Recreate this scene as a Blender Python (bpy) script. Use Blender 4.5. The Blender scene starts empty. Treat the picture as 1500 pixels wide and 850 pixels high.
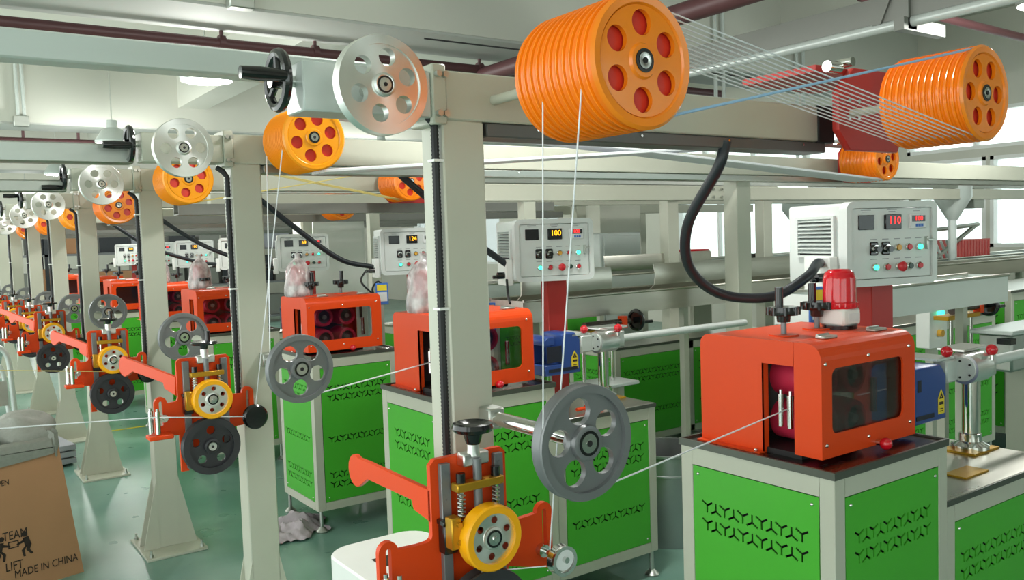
import bpy, bmesh, math, random
from mathutils import Vector, Matrix
PI = math.pi
random.seed(7)
S = bpy.context.scene
COL = S.collection

# ------------------------------------------------------------------ camera, world, lights, exposure
cam = bpy.data.objects.new('camera', bpy.data.cameras.new('camera'))
COL.objects.link(cam)
cam.data.sensor_width = 36.0
cam.data.lens = 36.0 * 1265.6 / 1500
cam.data.clip_start = 0.02
cam.data.clip_end = 200
_yaw, _pit, _rol = math.radians(54.854), math.radians(-3.506), math.radians(-1.894)
_f = Vector((math.cos(_pit)*math.cos(_yaw), math.cos(_pit)*math.sin(_yaw), math.sin(_pit)))
_r0 = Vector((math.sin(_yaw), -math.cos(_yaw), 0))
_u0 = _r0.cross(_f)
_r = _r0*math.cos(_rol) + _u0*math.sin(_rol)
_u = _u0*math.cos(_rol) - _r0*math.sin(_rol)
_m = Matrix((_r, _u, -_f)).transposed().to_4x4()
_m.translation = Vector((0, 0, 1.6))
cam.matrix_world = _m
S.camera = cam

world = bpy.data.worlds.new('world')
S.world = world
world.use_nodes = True
world.node_tree.nodes['Background'].inputs[0].default_value = (0.93, 1.0, 0.96, 1)
world.node_tree.nodes['Background'].inputs[1].default_value = 2.3
S.view_settings.view_transform = 'Standard'
S.view_settings.look = 'None'
S.view_settings.gamma = 1
S.view_settings.use_curve_mapping = False
S.view_settings.exposure = 0.3

# ------------------------------------------------------------------ materials
def lin(c):
    return tuple(((v/255)/12.92 if v/255 <= .04045 else ((v/255+.055)/1.055)**2.4) for v in c)

def mat(name, rgb, rough=.45, metal=0., var=.06, scale=6., bump=0., coat=0., stretch=None, spec=None):
    m = bpy.data.materials.new(name); m.use_nodes = True
    nt = m.node_tree; b = nt.nodes['Principled BSDF']
    c = lin(rgb)
    tc = nt.nodes.new('ShaderNodeTexCoord')
    mp = nt.nodes.new('ShaderNodeMapping')
    if stretch: mp.inputs['Scale'].default_value = stretch
    nz = nt.nodes.new('ShaderNodeTexNoise'); nz.inputs['Scale'].default_value = scale; nz.inputs['Detail'].default_value = 5
    nt.links.new(tc.outputs['Object'], mp.inputs[0]); nt.links.new(mp.outputs[0], nz.inputs['Vector'])
    mx = nt.nodes.new('ShaderNodeMix'); mx.data_type = 'RGBA'
    mx.inputs[6].default_value = (*[v*(1-var) for v in c], 1); mx.inputs[7].default_value = (*[min(1, v*(1+var)) for v in c], 1)
    nt.links.new(nz.outputs[0], mx.inputs[0]); nt.links.new(mx.outputs[2], b.inputs['Base Color'])
    mr = nt.nodes.new('ShaderNodeMapRange')
    mr.inputs[3].default_value = max(.02, rough-.06); mr.inputs[4].default_value = min(1, rough+.06)
    nt.links.new(nz.outputs[0], mr.inputs[0]); nt.links.new(mr.outputs[0], b.inputs['Roughness'])
    b.inputs['Metallic'].default_value = metal
    if coat: b.inputs['Coat Weight'].default_value = coat; b.inputs['Coat Roughness'].default_value = .08
    if spec is not None: b.inputs['Specular IOR Level'].default_value = spec
    if bump:
        bp = nt.nodes.new('ShaderNodeBump'); bp.inputs['Strength'].default_value = bump; bp.inputs['Distance'].default_value = .004
        nt.links.new(nz.outputs[0], bp.inputs['Height']); nt.links.new(bp.outputs[0], b.inputs['Normal'])
    return m

def emit(name, rgb, s):
    m = bpy.data.materials.new(name); m.use_nodes = True
    b = m.node_tree.nodes['Principled BSDF']
    b.inputs['Base Color'].default_value = (*lin(rgb), 1)
    b.inputs['Emission Color'].default_value = (*lin(rgb), 1); b.inputs['Emission Strength'].default_value = s
    return m

def clear(name, tint, gloss=.12, rough=.03):
    m = bpy.data.materials.new(name); m.use_nodes = True
    nt = m.node_tree; nt.nodes.remove(nt.nodes['Principled BSDF'])
    t = nt.nodes.new('ShaderNodeBsdfTransparent'); t.inputs[0].default_value = (*lin(tint), 1)
    g = nt.nodes.new('ShaderNodeBsdfGlossy'); g.inputs['Roughness'].default_value = rough
    fr = nt.nodes.new('ShaderNodeFresnel'); fr.inputs[0].default_value = 1.45
    ad = nt.nodes.new('ShaderNodeMath'); ad.operation = 'MULTIPLY_ADD'; ad.inputs[1].default_value = .8; ad.inputs[2].default_value = gloss*.2
    mx = nt.nodes.new('ShaderNodeMixShader')
    nt.links.new(fr.outputs[0], ad.inputs[0]); nt.links.new(ad.outputs[0], mx.inputs[0])
    nt.links.new(t.outputs[0], mx.inputs[1]); nt.links.new(g.outputs[0], mx.inputs[2])
    nt.links.new(mx.outputs[0], nt.nodes['Material Output'].inputs[0])
    return m

def bag_film(name):
    m = clear(name, (235, 232, 232), .35, .2); nt = m.node_tree; out = nt.nodes['Material Output']
    src = out.inputs[0].links[0].from_socket
    d = nt.nodes.new('ShaderNodeBsdfDiffuse'); d.inputs[0].default_value = (.85, .82, .82, 1)
    nz = nt.nodes.new('ShaderNodeTexNoise'); nz.inputs['Scale'].default_value = 5; nz.inputs['Detail'].default_value = 2
    mr = nt.nodes.new('ShaderNodeMapRange'); mr.inputs[1].default_value = .4; mr.inputs[2].default_value = .7; mr.inputs[3].default_value = .25; mr.inputs[4].default_value = .62
    mx = nt.nodes.new('ShaderNodeMixShader')
    nt.links.new(nz.outputs[0], mr.inputs[0]); nt.links.new(mr.outputs[0], mx.inputs[0])
    nt.links.new(src, mx.inputs[1]); nt.links.new(d.outputs[0], mx.inputs[2]); nt.links.new(mx.outputs[0], out.inputs[0])
    return m

def brushed(name, rgb, rough, scale, stretch, var=.15):
    return mat(name, rgb, rough, 1., var, scale, .03, stretch=stretch)

M = {}
M['frame'] = mat('frame_paint', (186, 187, 172), .38, 0, .04, 9)
M['green'] = mat('green_paint', (72, 172, 48), .36, 0, .05, 4, spec=.35)
M['orange'] = mat('orange_paint', (222, 70, 20), .36, 0, .05, 5, spec=.25)
M['redpaint'] = mat('red_paint', (176, 40, 34), .4, 0, .06, 5)
M['pulley'] = mat('orange_plastic', (255, 138, 12), .2, 0, .03, 8, coat=.4)
M['pulley2'] = mat('amber_plastic', (255, 160, 8), .2, 0, .03, 8, coat=.4)
M['pulleybounce'] = mat('orange_bounce_plastic', (214, 52, 34), .35, 0, .05, 8)  # red of light bouncing between the orange discs, put into the colour
M['alu'] = brushed('machined_aluminium', (236, 235, 232), .3, 14, (1, 1, 1), .1)
_nt = M['alu'].node_tree; _tg = _nt.nodes.new('ShaderNodeTangent'); _tg.direction_type = 'RADIAL'; _tg.axis = 'Y'
_nt.nodes['Principled BSDF'].inputs['Anisotropic'].default_value = .75
_nt.links.new(_tg.outputs[0], _nt.nodes['Principled BSDF'].inputs['Tangent'])
M['galv'] = brushed('galvanised_steel', (188, 192, 186), .42, 9, (1, 3, 3), .12)
M['galvpaint'] = mat('pale_steel_paint', (196, 204, 200), .32, .2, .05, 7, stretch=(.3, 3, 3))
M['daylitsteel'] = mat('daylit_steel_sheet', (224, 230, 226), .34, .35, .06, 3, stretch=(.6, 3, 3))  # steel colour lightened to carry window daylight on the near trough
M['overlitred'] = mat('overlit_red_plastic', (196, 92, 88), .5, 0, .05, 8)  # crate red lightened in the colour to carry overexposing daylight
M['stain'] = brushed('stainless_sheet', (196, 194, 184), .3, 5, (.6, 4, 4), .14)
M['tray'] = brushed('dark_steel_tray', (92, 84, 80), .26, 8, (1, 3, 1), .25)
M['railsteel'] = mat('dark_rail_steel', (96, 96, 94), .4, .25, .15, 8)
M['trunk'] = mat('grey_trunking', (126, 128, 122), .5, .3, .06, 6)
M['trayedge'] = mat('tray_edge', (88, 92, 84), .4, .5, .1, 9)
M['chrome'] = brushed('chrome', (222, 222, 218), .12, 20, (1, 1, 1), .05)
M['greywheel'] = mat('grey_wheel_paint', (124, 126, 128), .34, .35, .08, 12)
M['black'] = mat('black_plastic', (16, 17, 19), .18, 0, .2, 10, coat=.4)
M['rubber'] = mat('black_rubber', (26, 27, 29), .55, 0, .2, 30)
M['hose'] = mat('dark_hose', (34, 40, 46), .38, 0, .1, 30)
M['darkwheel'] = mat('dark_wheel', (52, 52, 56), .42, .2, .12, 14)
M['gold'] = mat('gold_anodised', (196, 150, 44), .32, .7, .08, 12)
M['yellow'] = mat('yellow_polyurethane', (246, 172, 14), .3, 0, .05, 8)
M['box'] = mat('control_box_paint', (210, 215, 212), .42, 0, .03, 6)
M['white'] = mat('white_plastic', (232, 234, 230), .35, 0, .03, 8)
M['lens'] = mat('red_lens', (206, 16, 34), .12, 0, .05, 5, coat=.6)
M['blue'] = mat('blue_paint', (40, 72, 142), .4, 0, .06, 8)
M['navy'] = mat('navy_recess', (24, 28, 44), .5, 0, .1, 8)
M['plateg'] = mat('grey_inner_plate', (96, 92, 94), .45, .3, .1, 8)
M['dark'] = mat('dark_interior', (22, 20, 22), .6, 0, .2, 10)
M['roller'] = mat('red_roller_rubber', (226, 52, 86), .45, 0, .1, 10)
M['strand'] = mat('white_strand', (226, 228, 232), .35, 0, .02, 40)
M['yarn'] = mat('yellow_strand', (214, 196, 120), .4, 0, .02, 40)
M['bluestrand'] = mat('blue_strand', (150, 190, 226), .35, 0, .02, 40)
M['wall'] = mat('pale_wall_paint', (206, 206, 194), .7, 0, .03, 2)
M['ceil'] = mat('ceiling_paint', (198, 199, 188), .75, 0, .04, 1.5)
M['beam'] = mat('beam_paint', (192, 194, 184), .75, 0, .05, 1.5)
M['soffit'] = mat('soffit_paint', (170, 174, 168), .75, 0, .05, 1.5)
M['brownpipe'] = mat('brown_fire_pipe', (84, 52, 54), .45, 0, .1, 6)
M['card'] = mat('cardboard', (176, 130, 94), .8, 0, .1, 5, .1)
M['ink'] = mat('dark_print', (46, 34, 28), .8, 0, .1, 30)
M['greybag'] = mat('grey_woven_bag', (138, 140, 132), .6, 0, .18, 60, .5)
M['rag'] = mat('rag_cloth', (176, 164, 172), .9, 0, .22, 22, .3)
M['potalu'] = mat('dull_aluminium', (176, 178, 180), .42, .85, .08, 10)
M['board'] = mat('grey_board', (150, 152, 160), .6, 0, .08, 5)
M['redplastic'] = mat('red_plastic', (190, 26, 40), .3, 0, .06, 6)
M['yelplastic'] = mat('ochre_plastic', (206, 150, 34), .45, 0, .08, 6)
M['lime'] = mat('lime_plastic', (90, 200, 90), .4, 0, .05, 6)
M['labelyellow'] = mat('yellow_label', (230, 205, 40), .5, 0, .03, 30)
M['labelwhite'] = mat('white_label', (222, 224, 224), .5, 0, .03, 30)
M['labelblue'] = mat('blue_label', (60, 110, 190), .5, 0, .03, 30)
M['screen'] = mat('dark_screen', (22, 24, 28), .15, 0, .1, 20)
M['ledgreen'] = emit('green_lamp', (70, 255, 190), 1.6)
M['ledred'] = emit('red_digits', (255, 50, 50), 2.2)
M['ledamber'] = emit('amber_digits', (255, 170, 20), 2.0)
M['btnred'] = mat('red_button', (200, 40, 50), .3, 0, .05, 20)
M['btnamber'] = mat('amber_button', (214, 160, 60), .3, 0, .05, 20)
M['btndark'] = mat('dark_green_button', (40, 70, 60), .3, 0, .05, 20)
M['lampface'] = emit('lamp_diffuser', (255, 255, 250), 6)
M['glass'] = clear('tinted_window', (226, 220, 222), .02)
M['film'] = bag_film('clear_film')
M['pane'] = clear('window_glass', (245, 250, 250))

def floor_mat():
    m = bpy.data.materials.new('teal_epoxy_floor'); m.use_nodes = True
    nt = m.node_tree; b = nt.nodes['Principled BSDF']; L = nt.links.new
    tc = nt.nodes.new('ShaderNodeTexCoord')
    n1 = nt.nodes.new('ShaderNodeTexNoise'); n1.inputs['Scale'].default_value = 1.1; n1.inputs['Detail'].default_value = 6
    n2 = nt.nodes.new('ShaderNodeTexNoise'); n2.inputs['Scale'].default_value = 5; n2.inputs['Detail'].default_value = 8
    L(tc.outputs['Object'], n1.inputs['Vector']); L(tc.outputs['Object'], n2.inputs['Vector'])
    r1 = nt.nodes.new('ShaderNodeValToRGB')
    r1.color_ramp.elements[0].position = .34; r1.color_ramp.elements[0].color = (*lin((86, 130, 118)), 1)
    r1.color_ramp.elements[1].position = .68; r1.color_ramp.elements[1].color = (*lin((134, 168, 154)), 1)
    L(n1.outputs[0], r1.inputs[0])
    r2 = nt.nodes.new('ShaderNodeValToRGB')
    r2.color_ramp.elements[0].position = .3; r2.color_ramp.elements[0].color = (.93, .93, .93, 1)
    r2.color_ramp.elements[1].position = .75; r2.color_ramp.elements[1].color = (1.04, 1.04, 1.04, 1)
    L(n2.outputs[0], r2.inputs[0])
    mx = nt.nodes.new('ShaderNodeMix'); mx.data_type = 'RGBA'; mx.blend_type = 'MULTIPLY'; mx.inputs[0].default_value = 1
    L(r1.outputs[0], mx.inputs[6]); L(r2.outputs[0], mx.inputs[7]); L(mx.outputs[2], b.inputs['Base Color'])
    mr = nt.nodes.new('ShaderNodeMapRange'); mr.inputs[3].default_value = .24; mr.inputs[4].default_value = .34
    L(n2.outputs[0], mr.inputs[0]); L(mr.outputs[0], b.inputs['Roughness'])
    return m
M['floor'] = floor_mat()

# ------------------------------------------------------------------ mesh helpers
class B:
    """collects shapes in one bmesh, several material slots"""
    def __init__(s): s.bm = bmesh.new(); s.mats = []; s.cur = 0
    def use(s, m):
        if m not in s.mats: s.mats.append(m)
        s.cur = s.mats.index(m); return s
    def _add(s, tmp, mx=None, smooth=False):
        if mx is not None: bmesh.ops.transform(tmp, matrix=mx, verts=tmp.verts)
        me = bpy.data.meshes.new('t'); tmp.to_mesh(me); tmp.free()
        n = len(s.bm.faces); s.bm.from_mesh(me); bpy.data.meshes.remove(me)
        s.bm.faces.ensure_lookup_table()
        for f in s.bm.faces[n:]:
            f.material_index = s.cur; f.smooth = True
        return s
    def box(s, x0, x1, y0, y1, z0, z1, bev=0., mx=None, seg=1):
        t = bmesh.new(); bmesh.ops.create_cube(t, size=1)
        bmesh.ops.scale(t, vec=(x1-x0, y1-y0, z1-z0), verts=t.verts)
        bmesh.ops.translate(t, vec=((x0+x1)/2, (y0+y1)/2, (z0+z1)/2), verts=t.verts)
        if bev: bmesh.ops.bevel(t, geom=t.edges[:], offset=bev, segments=seg, affect='EDGES', profile=.5)
        return s._add(t, mx, bev > 0 and seg > 1)
    def cyl(s, c, r, h, axis='Z', n=16, r2=None, mx=None):
        t = bmesh.new(); bmesh.ops.create_cone(t, cap_ends=True, segments=n, radius1=r, radius2=r if r2 is None else r2, depth=h)
        rot = {'Z': Matrix(), 'X': Matrix.Rotation(PI/2, 4, 'Y'), 'Y': Matrix.Rotation(-PI/2, 4, 'X')}[axis]
        t2 = Matrix.Translation(c) @ rot
        if mx is not None: t2 = mx @ t2
        s._add(t, t2); s.flatcaps(); return s
    def flatcaps(s): return s
    def lathe(s, prof, c=(0, 0, 0), axis='Z', n=32, mx=None, closed=False):
        """prof: list of (radius, height) along axis"""
        t = bmesh.new(); rings = []
        for r, h in prof:
            rings.append([t.verts.new((r*math.cos(2*PI*k/n), r*math.sin(2*PI*k/n), h)) for k in range(n)])
        N = len(rings)
        for i in range(N if closed else N-1):
            a, b = rings[i], rings[(i+1) % N]
            for k in range(n):
                t.faces.new((a[k], a[(k+1) % n], b[(k+1) % n], b[k]))
        if not closed:
            if prof[0][0] > 1e-6: t.faces.new(list(reversed(rings[0])))
            if prof[-1][0] > 1e-6: t.faces.new(rings[-1])
        bmesh.ops.remove_doubles(t, verts=t.verts, dist=1e-6)
        bmesh.ops.recalc_face_normals(t, faces=t.faces)
        rot = {'Z': Matrix(), 'X': Matrix.Rotation(PI/2, 4, 'Y'), 'Y': Matrix.Rotation(-PI/2, 4, 'X')}[axis]
        t2 = Matrix.Translation(c) @ rot
        if mx is not None: t2 = mx @ t2
        s._add(t, t2, True); return s
    def sph(s, c, r, n=14, sc=(1, 1, 1), mx=None):
        t = bmesh.new(); bmesh.ops.create_uvsphere(t, u_segments=n, v_segments=max(6, n//2+2), radius=r)
        t2 = Matrix.Translation(c) @ Matrix.Diagonal((*sc, 1))
        if mx is not None: t2 = mx @ t2
        return s._add(t, t2, True)
    def tube(s, pts, r, n=10, rib=0., cap=True):
        pts = [Vector(p) for p in pts]; t = bmesh.new(); rings = []; up = None
        for i, p in enumerate(pts):
            d = (pts[min(i+1, len(pts)-1)] - pts[max(i-1, 0)]).normalized()
            if up is None:
                up = Vector((0, 0, 1)) if abs(d.z) < .9 else Vector((1, 0, 0))
            a = (up - d*up.dot(d)).normalized(); b = d.cross(a); up = a
            rr = r*(1+(rib if i % 2 else 0))
            rings.append([t.verts.new(p + a*rr*math.cos(2*PI*k/n) + b*rr*math.sin(2*PI*k/n)) for k in range(n)])
        for i in range(len(rings)-1):
            for k in range(n): t.faces.new((rings[i][k], rings[i][(k+1) % n], rings[i+1][(k+1) % n], rings[i+1][k]))
        if cap:
            t.faces.new(list(reversed(rings[0]))); t.faces.new(rings[-1])
        bmesh.ops.recalc_face_normals(t, faces=t.faces)
        return s._add(t, None, True)
    def prism(s, poly, h0, h1, axis='Y', mx=None, bev=0.):
        """poly in the plane across axis: Y -> (x,z), X -> (y,z), Z -> (x,y)"""
        t = bmesh.new()
        def P(a, b, h): return {'Y': (a, h, b), 'X': (h, a, b), 'Z': (a, b, h)}[axis]
        lo = [t.verts.new(P(a, b, h0)) for a, b in poly]; hi = [t.verts.new(P(a, b, h1)) for a, b in poly]
        t.faces.new(lo); t.faces.new(hi); n = len(poly)
        for k in range(n): t.faces.new((lo[k], lo[(k+1) % n], hi[(k+1) % n], hi[k]))
        bmesh.ops.recalc_face_normals(t, faces=t.faces)
        if bev: bmesh.ops.bevel(t, geom=t.edges[:], offset=bev, segments=1, affect='EDGES')
        return s._add(t, mx)
    def plate(s, outer, holes, thick, axis='Y', at=0., bev=0.):
        """flat plate with real holes, made from a filled 2D curve; centred on `at` along axis"""
        cu = bpy.data.curves.new('c', 'CURVE'); cu.dimensions = '2D'; cu.fill_mode = 'BOTH'; cu.extrude = thick/2
        for loop in [outer]+list(holes):
            sp = cu.splines.new('POLY'); sp.points.add(len(loop)-1); sp.use_cyclic_u = True
            for p, q in zip(sp.points, loop): p.co = (q[0], q[1], 0, 1)
        ob = bpy.data.objects.new('c', cu); me = bpy.data.meshes.new_from_object(ob)
        t = bmesh.new(); t.from_mesh(me); bpy.data.objects.remove(ob); bpy.data.curves.remove(cu); bpy.data.meshes.remove(me)
        rot = {'Z': Matrix(), 'Y': Matrix.Rotation(PI/2, 4, 'X'),
               'X': Matrix(((0, 0, 1, 0), (1, 0, 0, 0), (0, 1, 0, 0), (0, 0, 0, 1)))}[axis]
        off = {'Z': (0, 0, at), 'Y': (0, at, 0), 'X': (at, 0, 0)}[axis]
        bmesh.ops.remove_doubles(t, verts=t.verts, dist=1e-6)
        bmesh.ops.recalc_face_normals(t, faces=t.faces)
        return s._add(t, Matrix.Translation(off) @ rot)
    def mesh(s, name):
        me = bpy.data.meshes.new(name); s.bm.to_mesh(me); s.bm.free()
        for m in s.mats: me.materials.append(m)
        me.set_sharp_from_angle(angle=math.radians(38))
        return me

def circ(cx, cy, r, n=20, a0=0.):
    return [(cx+r*math.cos(a0+2*PI*k/n), cy+r*math.sin(a0+2*PI*k/n)) for k in range(n)]
def rrect(x0, x1, y0, y1, r, n=5):
    o = []
    for cx, cy, a in ((x1-r, y1-r, 0), (x0+r, y1-r, 1), (x0+r, y0+r, 2), (x1-r, y0+r, 3)):
        for k in range(n+1):
            t = (a+k/n)*PI/2; o.append((cx+r*math.cos(t), cy+r*math.sin(t)))
    return o
def ystar(cx, cy, flip, L=.0222, w=.003):
    o = []
    for k in range(3):
        a = (PI/2 if flip else -PI/2) + k*2*PI/3
        d = (math.cos(a), math.sin(a)); n = (-d[1], d[0])
        o.append((cx+d[0]*L-n[0]*w, cy+d[1]*L-n[1]*w)); o.append((cx+d[0]*L+n[0]*w, cy+d[1]*L+n[1]*w))
        b = a+PI/3; q = w/math.sin(PI/3)
        o.append((cx+q*math.cos(b), cy+q*math.sin(b)))
    return o

CACHE = {}
def cached(key, fn):
    if key not in CACHE: CACHE[key] = fn()
    return CACHE[key]

def thing(name, label, cat, loc=(0, 0, 0), rotz=0., group=None):
    o = bpy.data.objects.new(name, None); COL.objects.link(o)
    o.empty_display_size = .05
    o.location = loc; o.rotation_euler = (0, 0, rotz); o['label'] = label; o['category'] = cat
    if group: o['group'] = group
    return o
def part(parent, name, b, m=None, label=None, loc=None, rot=None, stuff=False):
    """b: B builder or ready mesh"""
    if isinstance(b, B):
        if m is not None:
            b.mats = [m]
        b = b.mesh(name)
    o = bpy.data.objects.new(name, b); COL.objects.link(o)
    if parent is not None: o.parent = parent
    if loc: o.location = loc
    if rot: o.rotation_euler = rot
    if label: o['label'] = label
    if stuff: o['kind'] = 'stuff'
    return o
def single(name, b, m, label, cat, group=None, loc=None):
    o = part(None, name, b, m, label, loc); o['category'] = cat
    if group: o['group'] = group
    return o
def struct(name, b, m):
    o = part(None, name, b, m); o['kind'] = 'structure'; return o
def rename_mesh_text(parent, name, body, size, m, mx, align='CENTER', label=None, ext=.0006, sx=1.):
    cu = bpy.data.curves.new('t', 'FONT'); cu.body = body; cu.size = size; cu.align_x = align; cu.align_y = 'CENTER'; cu.extrude = ext; cu.resolution_u = 3
    ob = bpy.data.objects.new('t', cu); me = bpy.data.meshes.new_from_object(ob)
    bpy.data.objects.remove(ob); bpy.data.curves.remove(cu)
    me.transform(mx @ Matrix.Scale(sx, 4, (1, 0, 0)) ); me.materials.clear(); me.materials.append(m)
    return part(parent, name, me, None, label)
FACE_Y = Matrix.Rotation(PI/2, 4, 'X')     # text plane -> faces -Y

ORD = ['nearest', 'second', 'third', 'fourth', 'fifth', 'sixth', 'seventh', 'eighth']
RY = [1.76, 3.30, 4.83, 6.73, 8.15, 9.73, 11.4, 13.0]

# ================================================================== THE ROOM
b = B(); b.box(-4, 11, -3, 26, -.1, 0); struct('floor', b, M['floor'])
b = B(); b.box(-4, 11, -3, 26, 4.15, 4.3); struct('ceiling', b, M['ceil'])
for i, y in enumerate((-1.2, 6.25, 13.05, 20.4)):
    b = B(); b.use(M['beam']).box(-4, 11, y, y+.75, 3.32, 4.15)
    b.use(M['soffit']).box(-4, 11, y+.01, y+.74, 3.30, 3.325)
    struct('trim_%d' % (i+1), b, None)
for i, x in enumerate((3.4, 8.2)):
    b = B(); b.box(x, x+.4, -3, 26, 3.62, 4.15); struct('trim_%d' % (i+5), b, M['beam'])
b = B(); b.box(-4, 11, 26, 26.2, 0, 4.15); struct('wall_back', b, M['wall'])
light_openings = [(-3.2, 1.6, .9, 2.9), (4.4, 10.4, .9, 3.1)]
b = B(); b.plate([(-4, 0), (11, 0), (11, 4.15), (-4, 4.15)], [[(x0, z0), (x1, z0), (x1, z1), (x0, z1)] for x0, x1, z0, z1 in light_openings], .2, 'Y', -3.1); struct('wall_light_block', b, M['wall'])  # unseen wall added to cut the light from this side
for i, (x0, x1, z0, z1) in enumerate(light_openings):  # windows added in the unseen wall to let in extra daylight
    b = B(); f = .05
    b.box(x0, x1, -3.17, -3.03, z0, z0+f).box(x0, x1, -3.17, -3.03, z1-f, z1)
    for k in range(5): b.box(x0+(x1-x0-f)*k/4, x0+(x1-x0-f)*k/4+f, -3.17, -3.03, z0+f, z1-f)
    w = struct('window_%d' % (i+11), b, M['white']); b = B(); b.box(x0+.02, x1-.02, -3.105, -3.095, z0+.02, z1-.02); part(w, 'pane', b, M['pane'])
# wall at the right with window openings (y, z plane at X = 11)
holes = [(3.2, 5.33, 1.28, 2.4), (5.38, 6.5, 1.28, 2.4), (7.9, 10.6, .9, 2.4), (11.5, 14.5, 1.0, 2.35), (16, 20, 1.0, 2.35), (2.9, 6.4, 2.5, 3.0), (7, 14, 2.5, 3.0)]
b = B(); b.plate([(-3, 0), (26, 0), (26, 4.15), (-3, 4.15)], [[(y0, z0), (y1, z0), (y1, z1), (y0, z1)] for y0, y1, z0, z1 in holes], .2, 'X', 11.1)
struct('wall_right', b, M['wall'])
for i, (y0, y1, z0, z1) in enumerate(holes):
    b = B(); f = .045
    b.box(11.0, 11.2, y0, y1, z0, z0+f).box(11.0, 11.2, y0, y1, z1-f, z1).box(11.0, 11.2, y0, y0+f, z0, z1).box(11.0, 11.2, y1-f, y1, z0, z1)
    n = max(1, round((y1-y0)/1.0))
    for k in range(1, n): b.box(11.03, 11.17, y0+(y1-y0)*k/n-.02, y0+(y1-y0)*k/n+.02, z0, z1)
    w = struct('window_%d' % (i+1), b, M['white'])
    b = B(); b.box(11.095, 11.1, y0+.02, y1-.02, z0+.02, z1-.02)
    part(w, 'pane', b, M['pane'])
b = B(); b.box(.6, 3.2, 8.25, 8.29, 0, .002); struct('trim_8', b, M['labelyellow'])
# concrete column of the building beyond the rows
b = B(); b.box(6.02, 6.6, 6.9, 7.6, 0, 4.14); struct('trim_7', b, M['wall'])

# ceiling lamps hanging under the beams
LY = [(2.2, 7.5), (2.36, 12.33), (2.4, 17.6), (2.45, 23.0), (6.2, 7.5), (6.3, 12.4), (6.4, 17.5), (-1.6, 7.5), (-1.6, 12.4), (2.2, 2.6), (6.2, 2.6)]
lampname = ['first round lamp of the left line, above the second pulley stack', 'second round lamp of the left line, behind the second hand wheel', 'third round lamp of the left line, far back', 'fourth round lamp of the left line, farthest back', 'round lamp high beyond the bench gauge', 'round lamp of the right line, second', 'round lamp of the right line, farthest', 'round lamp at far left', 'round lamp at far left, farther back', 'round lamp above the nearest cross beam', 'round lamp above the nearest trough']
for i, (x, y) in enumerate(LY):
    t = thing('ceiling_lamp', 'hanging white ' + lampname[i], 'lamp', (x, y, 3.0), 0, 'round lamps under the ceiling')
    b = B(); b.lathe([(.21, .0), (.22, .03), (.13, .17), (.07, .2), (.06, .3), (0, .31)], n=28); part(t, 'shade', b, M['galvpaint'])
    b = B(); b.lathe([(0, -.012), (.15, -.01), (.205, .004), (.2, .012)], n=28); part(t, 'diffuser', b, M['lampface'])
    b = B(); b.cyl((0, 0, .72), .008, .86, n=8); part(t, 'rod', b, M['galv'])
    ld = bpy.data.lights.new('lamp_light', 'POINT'); ld.shadow_soft_size = .12; ld.energy = 75; ld.color = (1, 1, .96)
    lo = bpy.data.objects.new('lamp_light', ld); COL.objects.link(lo); lo.parent = t; lo.location = (0, 0, -.2)

# fire pipes, conduits and the cable trunking under the ceiling
t = thing('fire_pipe', 'dark brown fire sprinkler pipe running along the nearest ceiling beam', 'pipe', (0, 6.95, 3.2))
b = B(); b.cyl((2.0, 0, 0), .042, 12.0, 'X', 12); part(t, 'pipe', b, M['brownpipe'])
for x in (2.17, 2.95, 4.6, 6.2):
    b = B(); b.cyl((x, 0, .5), .016, 1.0, n=8).cyl((x, 0, .01), .055, .05, 'X', 12); part(t, 'hanger', b, M['brownpipe'])
t = thing('fire_pipe', 'thin dark fire pipe on the far ceiling beam at left', 'pipe', (0, 13.9, 3.17))
b = B(); b.cyl((-.3, 0, 0), .05, 5.5, 'X', 10); part(t, 'pipe', b, M['brownpipe'])
for x in (1.5, 2.2):
    b = B(); b.cyl((x, 0, .5), .02, 1.0, n=8); part(t, 'hanger', b, M['brownpipe'])
single('fire_pipe', B().cyl((4.62, 1.97, 3.14), .075, 9.9, 'Y', 14), M['brownpipe'], 'thick dark red pipe running from top centre towards the big orange pulleys', 'pipe')
single('fire_pipe', B().tube([(5.6, 3.6, 3.2), (6.2, 3.47, 3.13), (7.6, 3.42, 3.09), (9.5, 3.4, 3.09)], .032, 10), M['brownpipe'], 'faded red pipe near the top right corner under the ceiling', 'pipe')
t = thing('cable_trunking', 'grey sloping cable trunking on a bracket, across the upper right', 'trunking', (5.5, 0, 2.9))
b = B(); b.box(-.12, .12, -2.95, 6.8, .03, .2); part(t, 'channel', b, M['trunk'])
b = B(); b.cyl((-.1, 1.9, .0), .035, 9.7, 'Y', 12); part(t, 'conduit', b, M['galvpaint'])
b = B(); b.box(-.15, -.05, 3.1, 3.2, -.05, 1.2).box(-.2, .3, 3.1, 3.16, -.06, .02); part(t, 'bracket', b, M['trunk'])
b = B(); b.prism([(3.3, .02), (3.36, .02), (3.0, .9), (2.9, .9)], -.14, -.08, 'X'); part(t, 'brace', b, M['trunk'])
for x, y, z0, z1, lb in ((1.36, 12.98, 3.33, 4.1, 'white conduit with a junction box on the far beam at left'), (2.05, 6.19, 3.36, 4.1, 'white conduit pair on the nearest ceiling beam')):
    t = thing('conduit', lb, 'conduit', (x, y, z0))
    part(t, 'tube', B().cyl((0, 0, (z1-z0)/2), .022, z1-z0, n=8), M['galvpaint']); part(t, 'tube', B().cyl((.07, 0, (z1-z0)/2), .022, z1-z0, n=8), M['galvpaint'])
    part(t, 'junction_box', B().box(-.06, .12, -.05, .05, -.08, .06, .008), M['galv'])
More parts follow.
